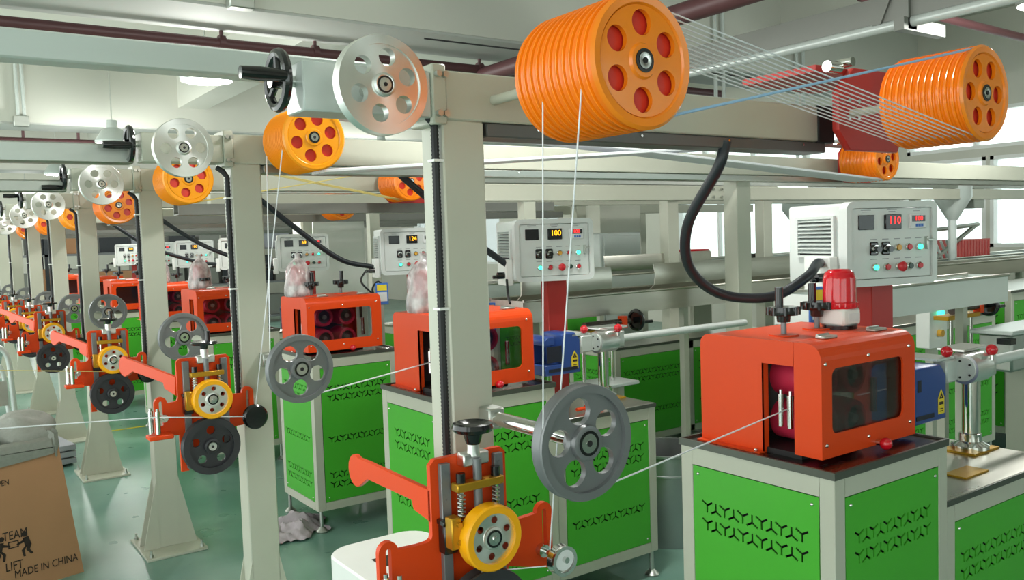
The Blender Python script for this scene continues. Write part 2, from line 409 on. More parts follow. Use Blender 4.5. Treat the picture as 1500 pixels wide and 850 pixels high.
for x, lb in ((7.05, 'thin vertical conduit behind the far orange pulleys'), (8.4, 'thin vertical conduit high at the right')):
    t = thing('conduit', lb, 'conduit', (x, 6.2, 2.2)); part(t, 'tube', B().cyl((0, 0, .9), .02, 1.8, n=8), M['galvpaint'])
    part(t, 'tube', B().cyl((.12, 0, .9), .02, 1.8, n=8), M['galvpaint'])
single('guy_wire', B().tube([(3.0, 5.2, 2.97), (9.5, 5.2, 2.97)], .006, 6), M['rubber'], 'thin dark wire stretched level under the ceiling', 'wire')

# ================================================================== WHEELS
def wheel_parts(parent, R, W, mrim, mhub, nh=6, hr=.2, hp=.58, hub=.24, a0=0., rim=.2, name='rim', key=None, lod=0, mweb=None, wt=.3):
    """spoked disc wheel with axis along local Y, centre at the origin of `parent`"""
    n = 48 if lod == 0 else 24
    k = (R, W, wt, mrim.name, nh, hr, hp, round(a0, 3), lod)
    def mk_rim():
        b = B(); ri = R*(1-rim)
        b.lathe([(ri, -W/2), (R*.985, -W/2), (R, -W*.38), (R*.93, -W*.06), (R*.93, W*.06), (R, W*.38), (R*.985, W/2), (ri, W/2)], axis='Y', n=n, closed=True)
        b.mats = [mrim]; return b.mesh(name)
    def mk_web():
        b = B(); hs = [circ(R*hp*math.cos(a0+2*PI*j/nh), R*hp*math.sin(a0+2*PI*j/nh), R*hr, 18 if lod == 0 else 10) for j in range(nh)]
        b.plate(circ(0, 0, R*(1-rim)+.001, n), hs, W*wt, 'Y'); b.mats = [mweb or mrim]; return b.mesh('web')
    def mk_hub():
        b = B(); h = R*hub
        b.lathe([(0, -W*.6), (h*.72, -W*.6), (h*.8, -W*.62), (h, -W*.55), (h*1.06, -W*.1), (h*1.06, W*.5), (0, W*.5)], axis='Y', n=24); b.mats = [mhub]; return b.mesh('hub')
    part(parent, name, cached(('rim',)+k, mk_rim)); part(parent, 'web', cached(('web',)+k, mk_web)); part(parent, 'hub', cached(('hub', R, W, mhub.name), mk_hub))
    if lod < 2:
        def mk_bear():
            b = B(); h = R*hub*.72
            b.use(M['black']).lathe([(h*.78, -W*.63), (h, -W*.63), (h, -W*.5), (h*.78, -W*.5)], axis='Y', n=24, closed=True)
            b.use(M['chrome']).lathe([(0, -W*.66), (h*.3, -W*.66), (h*.3, -W*.64), (h*.76, -W*.64), (h*.76, -W*.5), (0, -W*.5)], axis='Y', n=20)
            b.use(M['dark']).cyl((0, -W*.665, 0), h*.26, W*.02, 'Y', 10); return b.mesh('bearing')
        part(parent, 'bearing', cached(('bear', R, W), mk_bear))

def hand_wheel(parent, c, axis_x=True, R=.062, ang=0., lod=0):
    """spoked rim wheel; axis along X (arm end)"""
    rim = B(); n = 32 if lod == 0 else 16
    pr = [(R+.0105*math.cos(a), .0105*math.sin(a)) for a in [2*PI*k/8 for k in range(8)]]
    rim.lathe(pr, c, 'X', n, closed=True)
    o = part(parent, 'hand_wheel', rim, M['black'], 'black spoked hand wheel')
    for k in range(3):
        a = ang+.5+k*2*PI/3
        b = B(); b.tube([Vector(c), Vector(c)+Vector((0, R*math.cos(a), R*math.sin(a)))], .0075, 8); part(o, 'spoke', b, M['black'])
    b = B(); b.cyl(c, .017, .035, 'X', 16); part(o, 'hub', b, M['black'])
    b = B(); p = Vector(c)+Vector((0, R*math.cos(ang), R*math.sin(ang)))
    b.lathe([(0, -.098), (.013, -.097), (.015, -.06), (.013, -.02), (.011, -.004), (0, 0)], p, 'X', 16); part(o, 'handle', b, M['black'])
    b = B(); b.cyl((c[0]+.03, c[1], c[2]), .012, .045, 'X', 14); part(o, 'shaft', b, M['chrome'])

# ================================================================== GANTRIES: post, flared foot, cross beam, arm with hand wheel
BZ = [(1.873, 1.985), (1.908, 2.018), (1.905, 2.02), (1.9, 2.01), (1.9, 2.01), (1.89, 2.0), (1.885, 1.995), (1.88, 1.99)]
BX1 = [2.50, 7.6, 6.2, 6.0, 6.0, 6.0, 6.0, 6.0]
HW = [(.662, 0., .0), (.685, .2, .0), (.685, 1.9, 0), (.685, 3.6, 0), (.685, 2.5, 0), (.685, 1, 0), (.685, 0, 0), (.685, 0, 0)]
for n in range(8):
    y = RY[n]; z0, z1 = BZ[n]; lod = 0 if n < 3 else 1
    t = thing('overhead_gantry', 'beige steel gantry of the %s machine row: post, cross beam and hand wheel arm' % ORD[n], 'gantry', (0, y, 0), 0, 'overhead gantries')
    b = B(); b.box(1.025, 1.138, -.05, .05, .012, z0, .004); part(t, 'post', b, M['frame'])
    b = B(); b.prism([(.93, -.2), (1.235, -.2), (1.235, .2), (.93, .2)], 0, .014, 'Z', bev=.002); bp = part(t, 'base_plate', b, M['frame'])
    for sx in (.955, 1.21):
        for sy in (-.175, .175):
            b = B(); b.cyl((sx, sy, .022), .011, .016, n=6).cyl((sx, sy, .035), .006, .03, n=8); part(bp, 'anchor_bolt', b, M['galv'])
    for sy in (-.05, .044):
        b = B(); b.prism([(.945, .012), (1.03, .012), (1.03, .40)], sy, sy+.006, 'Y'); part(t, 'gusset', b, M['frame'])
        b = B(); b.prism([(1.218, .012), (1.133, .012), (1.133, .40)], sy, sy+.006, 'Y'); part(t, 'gusset', b, M['frame'])
    b = B(); b.box(1.036, BX1[n], -.05, .05, z0, z1, .004); part(t, 'cross_beam', b, M['frame'])
    b = B(); b.box(1.0, 1.036, -.056, .056, z0-.012, z1+.012, .003); fl = part(t, 'mounting_flange', b, M['frame'])
    for sy in (-.062, .062):
        for sz in (z0+.012, z1-.012):
            b = B(); b.cyl((1.012, sy, sz), .008, .014, 'Y', 6).cyl((1.03, sy*.97, sz), .008, .014, 'Y', 6); part(fl, 'bolt', b, M['galv'])
    x0 = .697 if n == 0 else .715
    b = B(); b.box(x0, 1.0, -.048, .048, z0+.002, z1-.006, .003); part(t, 'arm', b, M['galvpaint'] if n == 0 else M['frame'])
    hand_wheel(t, (HW[n][0], 0.0, (z0+z1)/2+.012), R=.056, ang=HW[n][1]+PI, lod=lod)
    # corrugated cable hose clipped to the post
    b = B(); zz = 1.86; zl = .98; k = 200 if n == 0 else (120 if n < 3 else 2)
    b.tube([(1.013, -.034, zl+(zz-zl)*i/k) for i in range(k+1)] + [(1.0, -.03, zz+.02), (.98, -.02, zz+.035)], .0095 if n else .0085, 8, .18 if n < 3 else 0)
    h = part(t, 'cable_hose', b, M['rubber'])
    for z in ((1.78, 1.44) if n < 3 else (1.5,)):
        part(h, 'cable_tie', B().box(1.0, 1.026, -.05, -.02, z-.003, z+.003), M['white'])
    if n in (0, 1):   # dark guide rail with bolts under the beam
        b = B(); b.box(1.15, BX1[n]-.03, -.045, .045, z0-.034, z0-.001, .003)
        rl = part(t, 'guide_rail', b, M['railsteel'] if n == 0 else M['galv'])
        for x in [1.3+.35*k for k in range(4)]: part(rl, 'bolt', B().cyl((x, -.047, z0-.012), .004, .006, 'Y', 8), M['chrome'])
    if n == 0:
        part(t, 'beam_end_cap', B().box(2.42, 2.505, -.056, .056, z0-.004, z1+.004, .004), M['dark'])
    # open cap: pale rail the arm slides on
    if n < 4:
        pass

# pale tubes continuing the arms to the left
single('sliding_tube', B().box(-2.2, 1.45, 2.56, 2.64, 2.1, 2.178, .006), M['galvpaint'], 'long pale steel tube at upper left passing behind the nearest hand wheel', 'tube')
single('sliding_tube', B().box(-2.2, .70, 3.31, 3.38, 1.905, 1.975, .006), M['galv'], 'pale galvanised tube behind the second hand wheel', 'tube')
single('sliding_tube', B().box(-2.2, .70, 4.85, 4.92, 1.90, 1.96, .006), M['galv'], 'pale galvanised tube behind the third hand wheel', 'tube')

# ================================================================== SILVER AND GREY GUIDE WHEELS
SZ = [1.922, 1.951, 1.93, 1.922, 1.905, 1.885, 1.88, 1.875]
SA = [.35, 0.05, .0, 0., .3, .1, 0, .2]
for n in range(8):
    y = RY[n]; lod = 0 if n < 2 else (1 if n < 5 else 2)
    t = thing('guide_wheel', 'polished aluminium guide wheel with six round holes on the arm of the %s gantry' % ORD[n], 'wheel', (.834, y-.13, SZ[n]), 0, 'polished guide wheels')
    wheel_parts(t, .103, .03, M['alu'], M['alu'], 6, .185, .57, .24, SA[n], .19, lod=lod, wt=.72)
    part(t, 'axle', B().cyl((0, .05, 0), .012, .07, 'Y', 12), M['chrome'])
GZ = [1.177, 1.165, 1.16, 1.187, 1.14, 1.11, 1.10, 1.10]
for n in range(8):
    y = RY[n]; lod = 0 if n < 2 else (1 if n < 5 else 2)
    t = thing('guide_wheel', 'grey painted guide wheel on a chrome rod from the %s gantry post' % ORD[n], 'wheel', (1.115, y-.41, GZ[n]), 0, 'grey guide wheels')
    wheel_parts(t, .12, .034, M['greywheel'], M['greywheel'], 5, .235, .55, .3, .5 if n == 0 else .9, .15, lod=lod, wt=.42)
    part(t, 'axle', B().cyl((0, .18, 0), .017, .34, 'Y', 14), M['chrome'])
    part(t, 'clamp_block', B().box(-.022, .022, .31, .36, -.025, .025, .004), M['galv'])

# ================================================================== ORANGE PULLEY STACKS
def pulley_stack(loc, R, L, nd, label, lod=0, a0=.3, pm='pulley', sh=.1):
    t = thing('pulley_stack', label, 'pulleys', loc, 0, 'orange pulley stacks')
    p = L/nd; n = 56 if lod == 0 else 28
    def disc():
        b = B(); b.lathe([(R*.25, 0.0), (R*.9, 0), (R*.965, p*.0), (R*.995, p*.06), (R, p*.12), (R*.995, p*.2), (R*.945, p*.32), (R*.915, p*.5), (R*.915, p*.76), (R*.945, p*.92), (R*.955, p), (R*.25, p)], axis='Y', n=n, closed=True)
        b.mats = [M[pm]]; return b.mesh('pulley_disc')
    me = cached(('pd', R, round(p, 4), lod, pm), disc)
    for i in range(1, nd): part(t, 'pulley_disc', me, loc=(0, i*p, 0))
    def front():
        b = B(); b.lathe([(R*.8, p*.25), (R*.84, -p*.1), (R*.95, -p*.16), (R, p*.14), (R*.985, p*.24), (R*.915, p*.5), (R*.915, p*.76), (R*.945, p*.92), (R*.955, p), (R*.8, p)], axis='Y', n=n, closed=True)
        hs = [circ(R*.56*math.cos(a0+2*PI*j/6), R*.56*math.sin(a0+2*PI*j/6), R*.19, 20 if lod == 0 else 12) for j in range(6)]
        b.plate(circ(0, 0, R*.81, n), hs, p*.5, 'Y', p*.35)
        b.lathe([(R*.17, -p*.2), (R*.24, -p*.2), (R*.28, p*.2), (R*.17, p*.2)], axis='Y', n=24, closed=True)
        b.mats = [M[pm]]; return b.mesh('pulley_disc')
    part(t, 'pulley_disc', cached(('pf', R, round(p, 4), lod, a0, pm), front))
    b = B(); b.cyl((0, p*.95, 0), R*.8, p*.2, 'Y', n); part(t, 'inner_disc', b, M['pulleybounce'], 'web seen through the holes, painted red with bounced orange light')
    b = B(); b.use(M['black']).lathe([(R*.13, -p*.3), (R*.175, -p*.3), (R*.175, p*.2), (R*.13, p*.2)], axis='Y', n=24, closed=True)
    b.use(M['chrome']).lathe([(0, -p*.3), (R*.05, -p*.34), (R*.12, -p*.34), (R*.13, p*.2), (0, p*.2)], axis='Y', n=20)
    b.use(M['dark']).cyl((0, -p*.36, 0), R*.045, p*.08, 'Y', 10)
    part(t, 'bearing', b)
    part(t, 'shaft', B().cyl((0, L+sh/2, 0), .012, sh, 'Y', 12), M['frame'])
    return t
PUL = [(1.17, 1.206, 1.925, .13, .245, 12), (1.25, 2.99, 1.985, .12, .215, 14), (1.195, 4.47, 1.944, .125, .22, 12), (1.23, 6.36, 1.905, .125, .25, 12), (1.2, 7.78, 1.9, .125, .24, 10), (1.2, 9.36, 1.89, .125, .24, 10), (1.2, 11.05, 1.88, .125, .24, 8)]
for n, (x, y, z, R, L, nd) in enumerate(PUL):
    pulley_stack((x, y, z), R, L, nd, 'orange grooved pulley stack at the near end of the %s cross beam' % ORD[n], 0 if n < 2 else 1, .52 if n == 0 else .3, 'pulley2' if n in (1, 2, 4) else 'pulley', RY[n]-.05-y-L)
pulley_stack((2.43, 1.19, 1.948), .13, .235, 12, 'orange grooved pulley stack at the far end of the nearest beam, upper right', 0, 0., sh=.17)
pulley_stack((4.82, 2.93, 1.99), .128, .24, 10, 'smaller looking orange pulley stack below the upper right one', 1, .2)
pulley_stack((2.47, 4.5, 1.945), .112, .22, 12, 'orange pulley stack far along the third beam, left of the nearest post', 1, .4)
pulley_stack((2.9, 6.42, 1.9), .12, .22, 8, 'orange pulley stack far along the fourth beam', 1, .4)
pulley_stack((2.6, 7.8, 1.89), .12, .22, 8, 'orange pulley stack far along the fifth beam', 1, .1)
# red bracket that carries the far pulleys
for (x, y, z, lb) in ((2.43, 1.60, 1.955, 'red bracket plate behind the upper right pulleys on the nearest beam'), (4.82, 3.2, 1.99, 'red bracket plate at the far pulleys of the second beam'), (2.47, 4.76, 1.95, 'red bracket plate at the far pulleys of the third beam')):
    t = thing('pulley_bracket', lb, 'bracket', (x, y, z), 0, 'pulley brackets')
    b = B(); b.prism([(-.06, -.06), (.0, -.12), (.26, -.12), (.32, -.02), (.32, .09), (.24, .135), (.02, .135), (-.06, .06)], -.002, .022, 'Y', bev=.002); part(t, 'bracket_plate', b, M['redpaint'])
    b = B(); b.box(-.14, .24, .022, .30 if y < 2 else .18, .115, .135); part(t, 'top_flange', b, M['redpaint'])
    for q in range(4): part(t, 'bolt', B().cyl((-.02+.05*(q % 2), -.006, -.02+.05*(q//2)), .008, .016, 'Y', 6), M['chrome'])
    b = B(); b.cyl((-.1, -.01, .125), .018, .06, 'X', 10).cyl((-.05, -.02, .14), .014, .05, 'Y', 10); part(t, 'fitting', b, M['chrome'])

# ================================================================== TENSION UNITS (orange plate, yellow wheel on dark wheel)
TU = [(.975, 1.57, 1.137), (.877, 3.22, 1.202), (.83, 4.75, 1.2), (.807, 6.65, 1.2), (.83, 8.07, 1.17), (.86, 9.65, 1.15), (.86, 11.3, 1.13)]
def tension_unit(n):
    cx, yp, zt = TU[n]; lod = 0 if n < 2 else (1 if n < 4 else 2)
    t = thing('tension_unit', 'orange plate tension unit with yellow pressing wheel over a dark wheel, %s row' % ORD[n], 'machine', (cx, yp, zt), 0, 'tension units on the posts')
    e = .044 if n == 0 else 0; tz = -.02 if n == 0 else 0; X = .156+e; yz = -.168 if n == 0 else -.148
    out = [(-.096, -.012), (-.084, 0), (.084, 0), (.096, -.012), (.096, -.14+tz), (.099, -.149+tz), (.107, -.153+tz), (.13, -.154+tz)]
    out += [(X+.022*math.cos(a), -.152+tz+.022*math.sin(a)) for a in [PI*(1-k/8) for k in range(9)]]
    out += [(X+.022, -.27+tz*2), (.096, -.275), (.096, -.34), (-.07, -.36), (-.07, -.41), (-.096, -.41), (-.096, -.275), (-X-.022, -.27+tz*2)]
    out += [(-X+.022*math.cos(a), -.152+tz+.022*math.sin(a)) for a in [PI*(1-k/8) for k in range(9)]]
    out += [(-.13, -.154+tz), (-.107, -.153+tz), (-.099, -.149+tz), (-.096, -.14+tz)]
    sl = [rrect(x-.006, x+.006, -.235+tz, -.145+tz, .0058, 3) for x in (-X, X)]
    def mk():
        b = B(); b.plate(out, sl, .014, 'Y', .007); b.mats = [M['orange']]; return b.mesh('back_plate')
    part(t, 'back_plate', cached(('tuplate', n == 0), mk))
    def mk_rail():
        b = B(); b.box(-.0115, .0115, -.014, 0, -.4, -.01, .0015); b.use(M['dark'])
        for z in (-.03, -.09): b.cyl((0, -.0145, z), .004, .002, 'Y', 8)
        b.mats = [M['greywheel'], M['dark']]
        return b.mesh('linear_rail')
    for x in (-.066, .07): part(t, 'linear_rail', cached('turail', mk_rail), loc=(x, 0, 0))
    b = B(); b.box(-.083, -.05, -.03, -.001, -.2, -.13, .003).box(-.086, -.047, -.032, -.001, -.138, -.126, .002); part(t, 'carriage', b, M['black'])
    b = B(); b.box(.055, .087, -.03, -.001, -.2, -.13, .003); part(t, 'carriage', b, M['black'])
    b = B(); b.box(-.082, -.058, -.058, -.03, -.182, -.115, .002); g = part(t, 'wheel_bracket', b, M['gold'], 'gold wheel bracket')
    for z in (-.13, -.167): part(g, 'bolt', B().cyl((-.064, -.06, z), .006, .006, 'Y', 10), M['gold'])
    b = B(); b.box(-.058, .06, -.048, -.02, -.068, -.05, .002); part(t, 'cross_bar', b, M['gold'], 'gold cross bar')
    for x in (-.042, .046):
        part(t, 'cap_bolt', B().cyl((x, -.034, -.04), .010, .02, n=12), M['black'])
        b = B(); k = 14 if lod == 0 else 4
        b.tube([(x+.0085*math.cos(i*PI/3), -.034+.0085*math.sin(i*PI/3), -.07-i*.0095/1.3*.2*(1 if lod == 0 else 3.5)) for i in range(k*3)], .0018, 5)
        part(t, 'spring', b, M['galv'])
        part(t, 'guide_pin', B().cyl((x, -.034, -.095), .005, .06, n=8), M['chrome'])
    b = B(); b.box(-.03, .035, -.03, 0, -.022, .006, .003).cyl((0, -.022, .014), .014, .03, n=16); part(t, 'screw_block', b, M['alu'])
    part(t, 'screw', B().cyl((0, -.034, -.06), .0095, .11, n=12), M['greywheel'])
    b = B()
    if n == 0:
        b.lathe([(0, -.0), (.014, 0), (.0165, .004), (.021, .022), (.03, .026), (.041, .028), (.046, .036), (.043, .045), (.036, .047), (.026, .041), (.016, .038), (0, .038)], (0, -.022, .024), n=32)
    else:
        b.lathe([(0, 0), (.012, 0), (.016, .016), (.03, .018), (.044, .016), (.048, .022), (.044, .028), (.018, .03), (0, .031)], (0, -.022, .03), n=24)
    hw = part(t, 'hand_wheel', b, M['black'], 'black hand wheel')
    if n > 0: part(hw, 'handle', B().cyl((.012, -.03, .075), .0085, .04, n=12), M['black'])
    # yellow pressing wheel
    w = part(t, 'yellow_tyre', cached(('ytyre', lod), lambda: (lambda b: (b.lathe([(.0535, -.019), (.067, -.019), (.0705, -.015), (.0705, .015), (.067, .019), (.0535, .019)], axis='Y', n=40 if lod == 0 else 22, closed=True), setattr(b, 'mats', [M['yellow']]), b.mesh('yellow_tyre'))[-1])(B())), label='yellow tyre', loc=(.005, -.068, yz))
    def mk_disc():
        b = B(); hs = [circ(.0385*math.cos(.4+j*PI/3), .0385*math.sin(.4+j*PI/3), .0078, 12) for j in range(6)]
        b.plate(circ(0, 0, .054, 36), hs, .022, 'Y')
        b.lathe([(0, -.016), (.019, -.016), (.0235, -.015), (.0255, -.011), (.0255, .01), (0, .01)], axis='Y', n=20)
        b.mats = [M['alu']]; return b.mesh('wheel_disc')
    part(w, 'wheel_disc', cached('ydisc', mk_disc), label='aluminium wheel disc')
    def mk_b():
        b = B(); b.use(M['black']).lathe([(.0145, -.0175), (.019, -.0175), (.019, -.012), (.0145, -.012)], axis='Y', n=20, closed=True)
        b.use(M['chrome']).lathe([(0, -.022), (.005, -.022), (.006, -.018), (.0143, -.0175), (.0143, -.012), (0, -.012)], axis='Y', n=16); return b.mesh('bearing')
    part(w, 'bearing', cached('ybear', mk_b))
    # dark driven wheel below
    dw = bpy.data.objects.new('driven_wheel', None); COL.objects.link(dw); dw.parent = t; dw.location = (-.005, -.06, yz-.17)
    wheel_parts(dw, .103, .036, M['darkwheel'], M['darkwheel'], 5, .15, .55, .26, .3, .24, lod=lod, name='dark_rim')
    part(t, 'drive_shaft', B().cyl((-.005, -.03, yz-.17), .012, .07, 'Y', 12), M['chrome'])
    # left guide rollers on a small bracket
    for q, (x, yy) in enumerate(((-.196-.5*e, -.02), (-.178-.5*e, -.045))):
        b = B(); b.cyl((x, yy, -.212+2.2*tz), .0085, .08, n=14).cyl((x, yy, -.168+2.2*tz), .005, .012, n=8); part(t, 'guide_roller', b, M['chrome'])
    part(t, 'roller_bracket', B().box(-.212-.5*e, -.13-.5*e, -.06, .0, -.272+2.2*tz, -.256+2.2*tz, .003), M['orange'])
    b = B()
    if n: b.cyl((-.15, -.01, -.205), .014, .02, 'Y', 14).cyl((-.148, -.024, -.205), .007, .02, 'Y', 10); part(t, 'clamp_knob', b, M['chrome'])
    # right idler
    b = B()
    if n == 0:
        b.use(M['chrome']).lathe([(.026, -.012), (.034, -.012), (.029, 0), (.034, .012), (.012, .012), (.012, -.004), (.026, -.006)], (.190, -.075, -.262), 'Y', 28, closed=True)
        b.use(M['labelwhite']).cyl((.190, -.078, -.258), .026, .012, 'Y', 24)
        b.use(M['chrome']).cyl((.190, -.088, -.258), .007, .012, 'Y', 8)
        part(t, 'idler_pulley', b)
        part(t, 'idler_shaft', B().cyl((.188, -.03, -.258), .006, .08, 'Y', 10).cyl((.187, -.008, -.258), .015, .016, 'Y', 14), M['chrome'])
    else:
        b.lathe([(0, -.014), (.040, -.013), (.046, -.008), (.04, 0), (.046, .008), (.0, .01)], (.171, -.03, -.243), 'Y', 24); part(t, 'idler_pulley', b, M['black'])
    # guard arm running back from the left edge
    Larm = .37
    poly = [(0, -.065), (0, -.135), (.06, -.125), (.075, -.107), (.13, -.107)]
    poly += [(Larm-.015, -.095+.0)]
    poly = [(0, -.065), (0, -.135), (.075, -.125), (.085, -.105), (.305, -.106)] + [(Larm+.04*math.cos(a), -.098+.04*math.sin(a)) for a in [math.radians(d) for d in range(-120, 121, 20)]] + [(.30, -.062)]
    def mk_arm():
        b = B(); b.prism(poly, -.006, .006, 'X', bev=.0015); b.mats = [M['orange']]; return b.mesh('guard_arm')
    part(t, 'guard_arm', cached('tuarm', mk_arm), loc=(-.09, .004, 0), rot=(math.radians(0 if n == 0 else 7), 0, math.radians(0 if n == 0 else 16)))
    part(t, 'mounting_bar', B().box(.0, .2 if n else .14, .014, max(.04, RY[n]-.05-yp), -.25, -.18), M['frame'])
    return t
for n in range(7): tension_unit(n)

# ================================================================== MACHINE CABINETS
def panel_mesh(w, h, ztop, plane='Y'):
    """green panel w wide, h tall (upper edge at local z = 0), with rows of cut out stars"""
    k = ('panel', round(w, 3), round(h, 3), plane)
    def mk():
        b = B(); hs = []; p = .0325; nn = int((w-.09)/p) | 1; x0 = -(nn-1)*p/2
        for zz in (-.115, -.168, -.40, -.60, -.655):
            if -zz+.03 > h: continue
            for i in range(nn): hs.append(ystar(x0+i*p, zz + (-.0056 if i % 2 else .0056), i % 2 == 1))
        b.use(M['green']).plate([(-w/2, -h), (w/2, -h), (w/2, 0), (-w/2, 0)], hs, .004, plane)
        b.use(M['chrome'])
        for sx in (-w/2+.02, w/2-.02):
            for sz in (-.022, -h+.022):
                if plane == 'Y': b.sph((sx, -.003, sz), .005, 8)
                else: b.sph((-.003, sx, sz), .005, 8)
        return b.mesh('panel')
    return cached(k, mk)
def cabinet(label, x0, x1, y0, y1, top, group, tray=True, foot=.12, splits=None, name='machine_cabinet', detail=True):
    t = thing(name, label, 'cabinet', (x0, y0, 0), 0, group)
    W, D = x1-x0, y1-y0; f = .045; zt = top-.016; zb = foot
    xs = [0] + (splits or []) + [W]
    b = B()
    for i, x in enumerate(xs):
        a = 0 if i == 0 else (W-f if i == len(xs)-1 else x-f/2)
        for yy in (0, D-f): b.box(a, a+f, yy, yy+f, zb, zt, .002)
    for yy in (0, D-f):
        for z0, z1 in ((zt-.055, zt), (zb, zb+.045)): b.box(f, W-f, yy, yy+f, z0, z1)
    for xx in (0, W-f):
        for z0, z1 in ((zt-.055, zt), (zb, zb+.045)): b.box(xx, xx+f, f, D-f, z0, z1)
    part(t, 'frame', b, M['frame'])
    ph = zt-.058-(zb+.047)
    for i in range(len(xs)-1):
        a = xs[i]+(f if i == 0 else f/2); c = xs[i+1]-(f if i == len(xs)-2 else f/2)
        part(t, 'panel', panel_mesh(c-a-.004, ph, 0, 'Y'), loc=((a+c)/2, .003, zt-.058))
    part(t, 'panel', panel_mesh(D-2*f-.004, ph, 0, 'X'), loc=(.003, D/2, zt-.058))
    part(t, 'back_panel', B().box(f, W-f, D-.012, D-.006, zb+.045, zt-.055), M['green'])
    part(t, 'side_panel', B().box(W-.012, W-.006, f, D-f, zb+.045, zt-.055), M['green'])
    part(t, 'inner_shade_box', B().box(f*.75, W-f*.75, f*.75, D-f*.75, zb+.05, zt-.06), M['dark'])  # dark box added inside to stand for shade behind the cut-outs
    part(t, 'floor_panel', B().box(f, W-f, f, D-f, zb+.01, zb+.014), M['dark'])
    if tray:
        b = B(); b.use(M['tray']).box(.0, W, 0, D, zt, top-.006)
        b.use(M['trayedge'])
        for q in ((-.004, W+.004, -.004, .004), (-.004, W+.004, D-.004, D+.004), (-.004, .004, .004, D-.004), (W-.004, W+.004, .004, D-.004)): b.box(*q, zt-.004, top)
        part(t, 'tray', b)
    else:
        b = B(); b.use(M['stain']).box(0, W, 0, D, zt, top, .002); b.use(M['trayedge']).box(-.003, W+.003, -.004, .003, zt-.002, top-.001)
        part(t, 'worktop', b)
    for xx in (f/2, W-f/2):
        for yy in (f/2, D-f/2):
            b = B(); b.lathe([(0, 0), (.032, 0), (.034, .008), (.02, .022), (.011, .03), (.009, zb), (0, zb)], (xx, yy, 0), n=14); part(t, 'foot', b, M['galv'])
    return t
CX = [(1.875, 2.412, 1.287, 1.81, .983), (1.66, 2.214, 2.855, 3.36, .984), (1.79, 2.31, 4.46, 4.98, .985), (1.72, 2.25, 6.2, 6.72, .985), (1.72, 2.25, 7.75, 8.27, .985), (1.72, 2.25, 9.35, 9.87, .985), (1.72, 2.25, 11.0, 11.5, .985), (1.72, 2.25, 12.6, 13.1, .985)]
LX = [(2.416, 3.13, 1.29, 1.81, .80), (2.218, 2.80, 2.86, 3.36, .815), (2.314, 2.95, 4.46, 4.98, .81), (2.254, 2.9, 6.2, 6.72, .81), (2.254, 2.9, 7.75, 8.27, .8), (2.254, 2.9, 9.35, 9.87, .8), (2.254, 2.9, 11.0, 11.5, .8), (2.254, 2.9, 12.6, 13.1, .8)]
for n in range(8):
    cabinet('tall green panelled cabinet with dark tray top under the orange housing, %s row' % ORD[n], *CX[n], 'tall green cabinets')
    cabinet('low green panelled cabinet with steel top beside the tall one, %s row' % ORD[n], *LX[n], 'low green cabinets', tray=False, name='low_cabinet')
cabinet('long green cabinet under the trough beyond the pot, third row', 3.98, 5.6, 4.44, 4.95, .81, 'tank cabinets', False, splits=[.75], name='tank_cabinet')
cabinet('long green cabinet standing behind the chrome gauge pillar, second row', 4.3, 5.98, 2.86, 3.4, 1.0, 'tank cabinets', False, splits=[.85], name='tank_cabinet')
cabinet('green cabinet at the right edge beyond the trough', 6.2, 8.6, 2.86, 3.4, 1.12, 'tank cabinets', False, splits=[.7, 1.4], name='tank_cabinet')
cabinet('green cabinet far behind between the fourth row machines', 3.3, 5.4, 6.2, 6.7, .9, 'tank cabinets', False, splits=[.9], name='tank_cabinet')

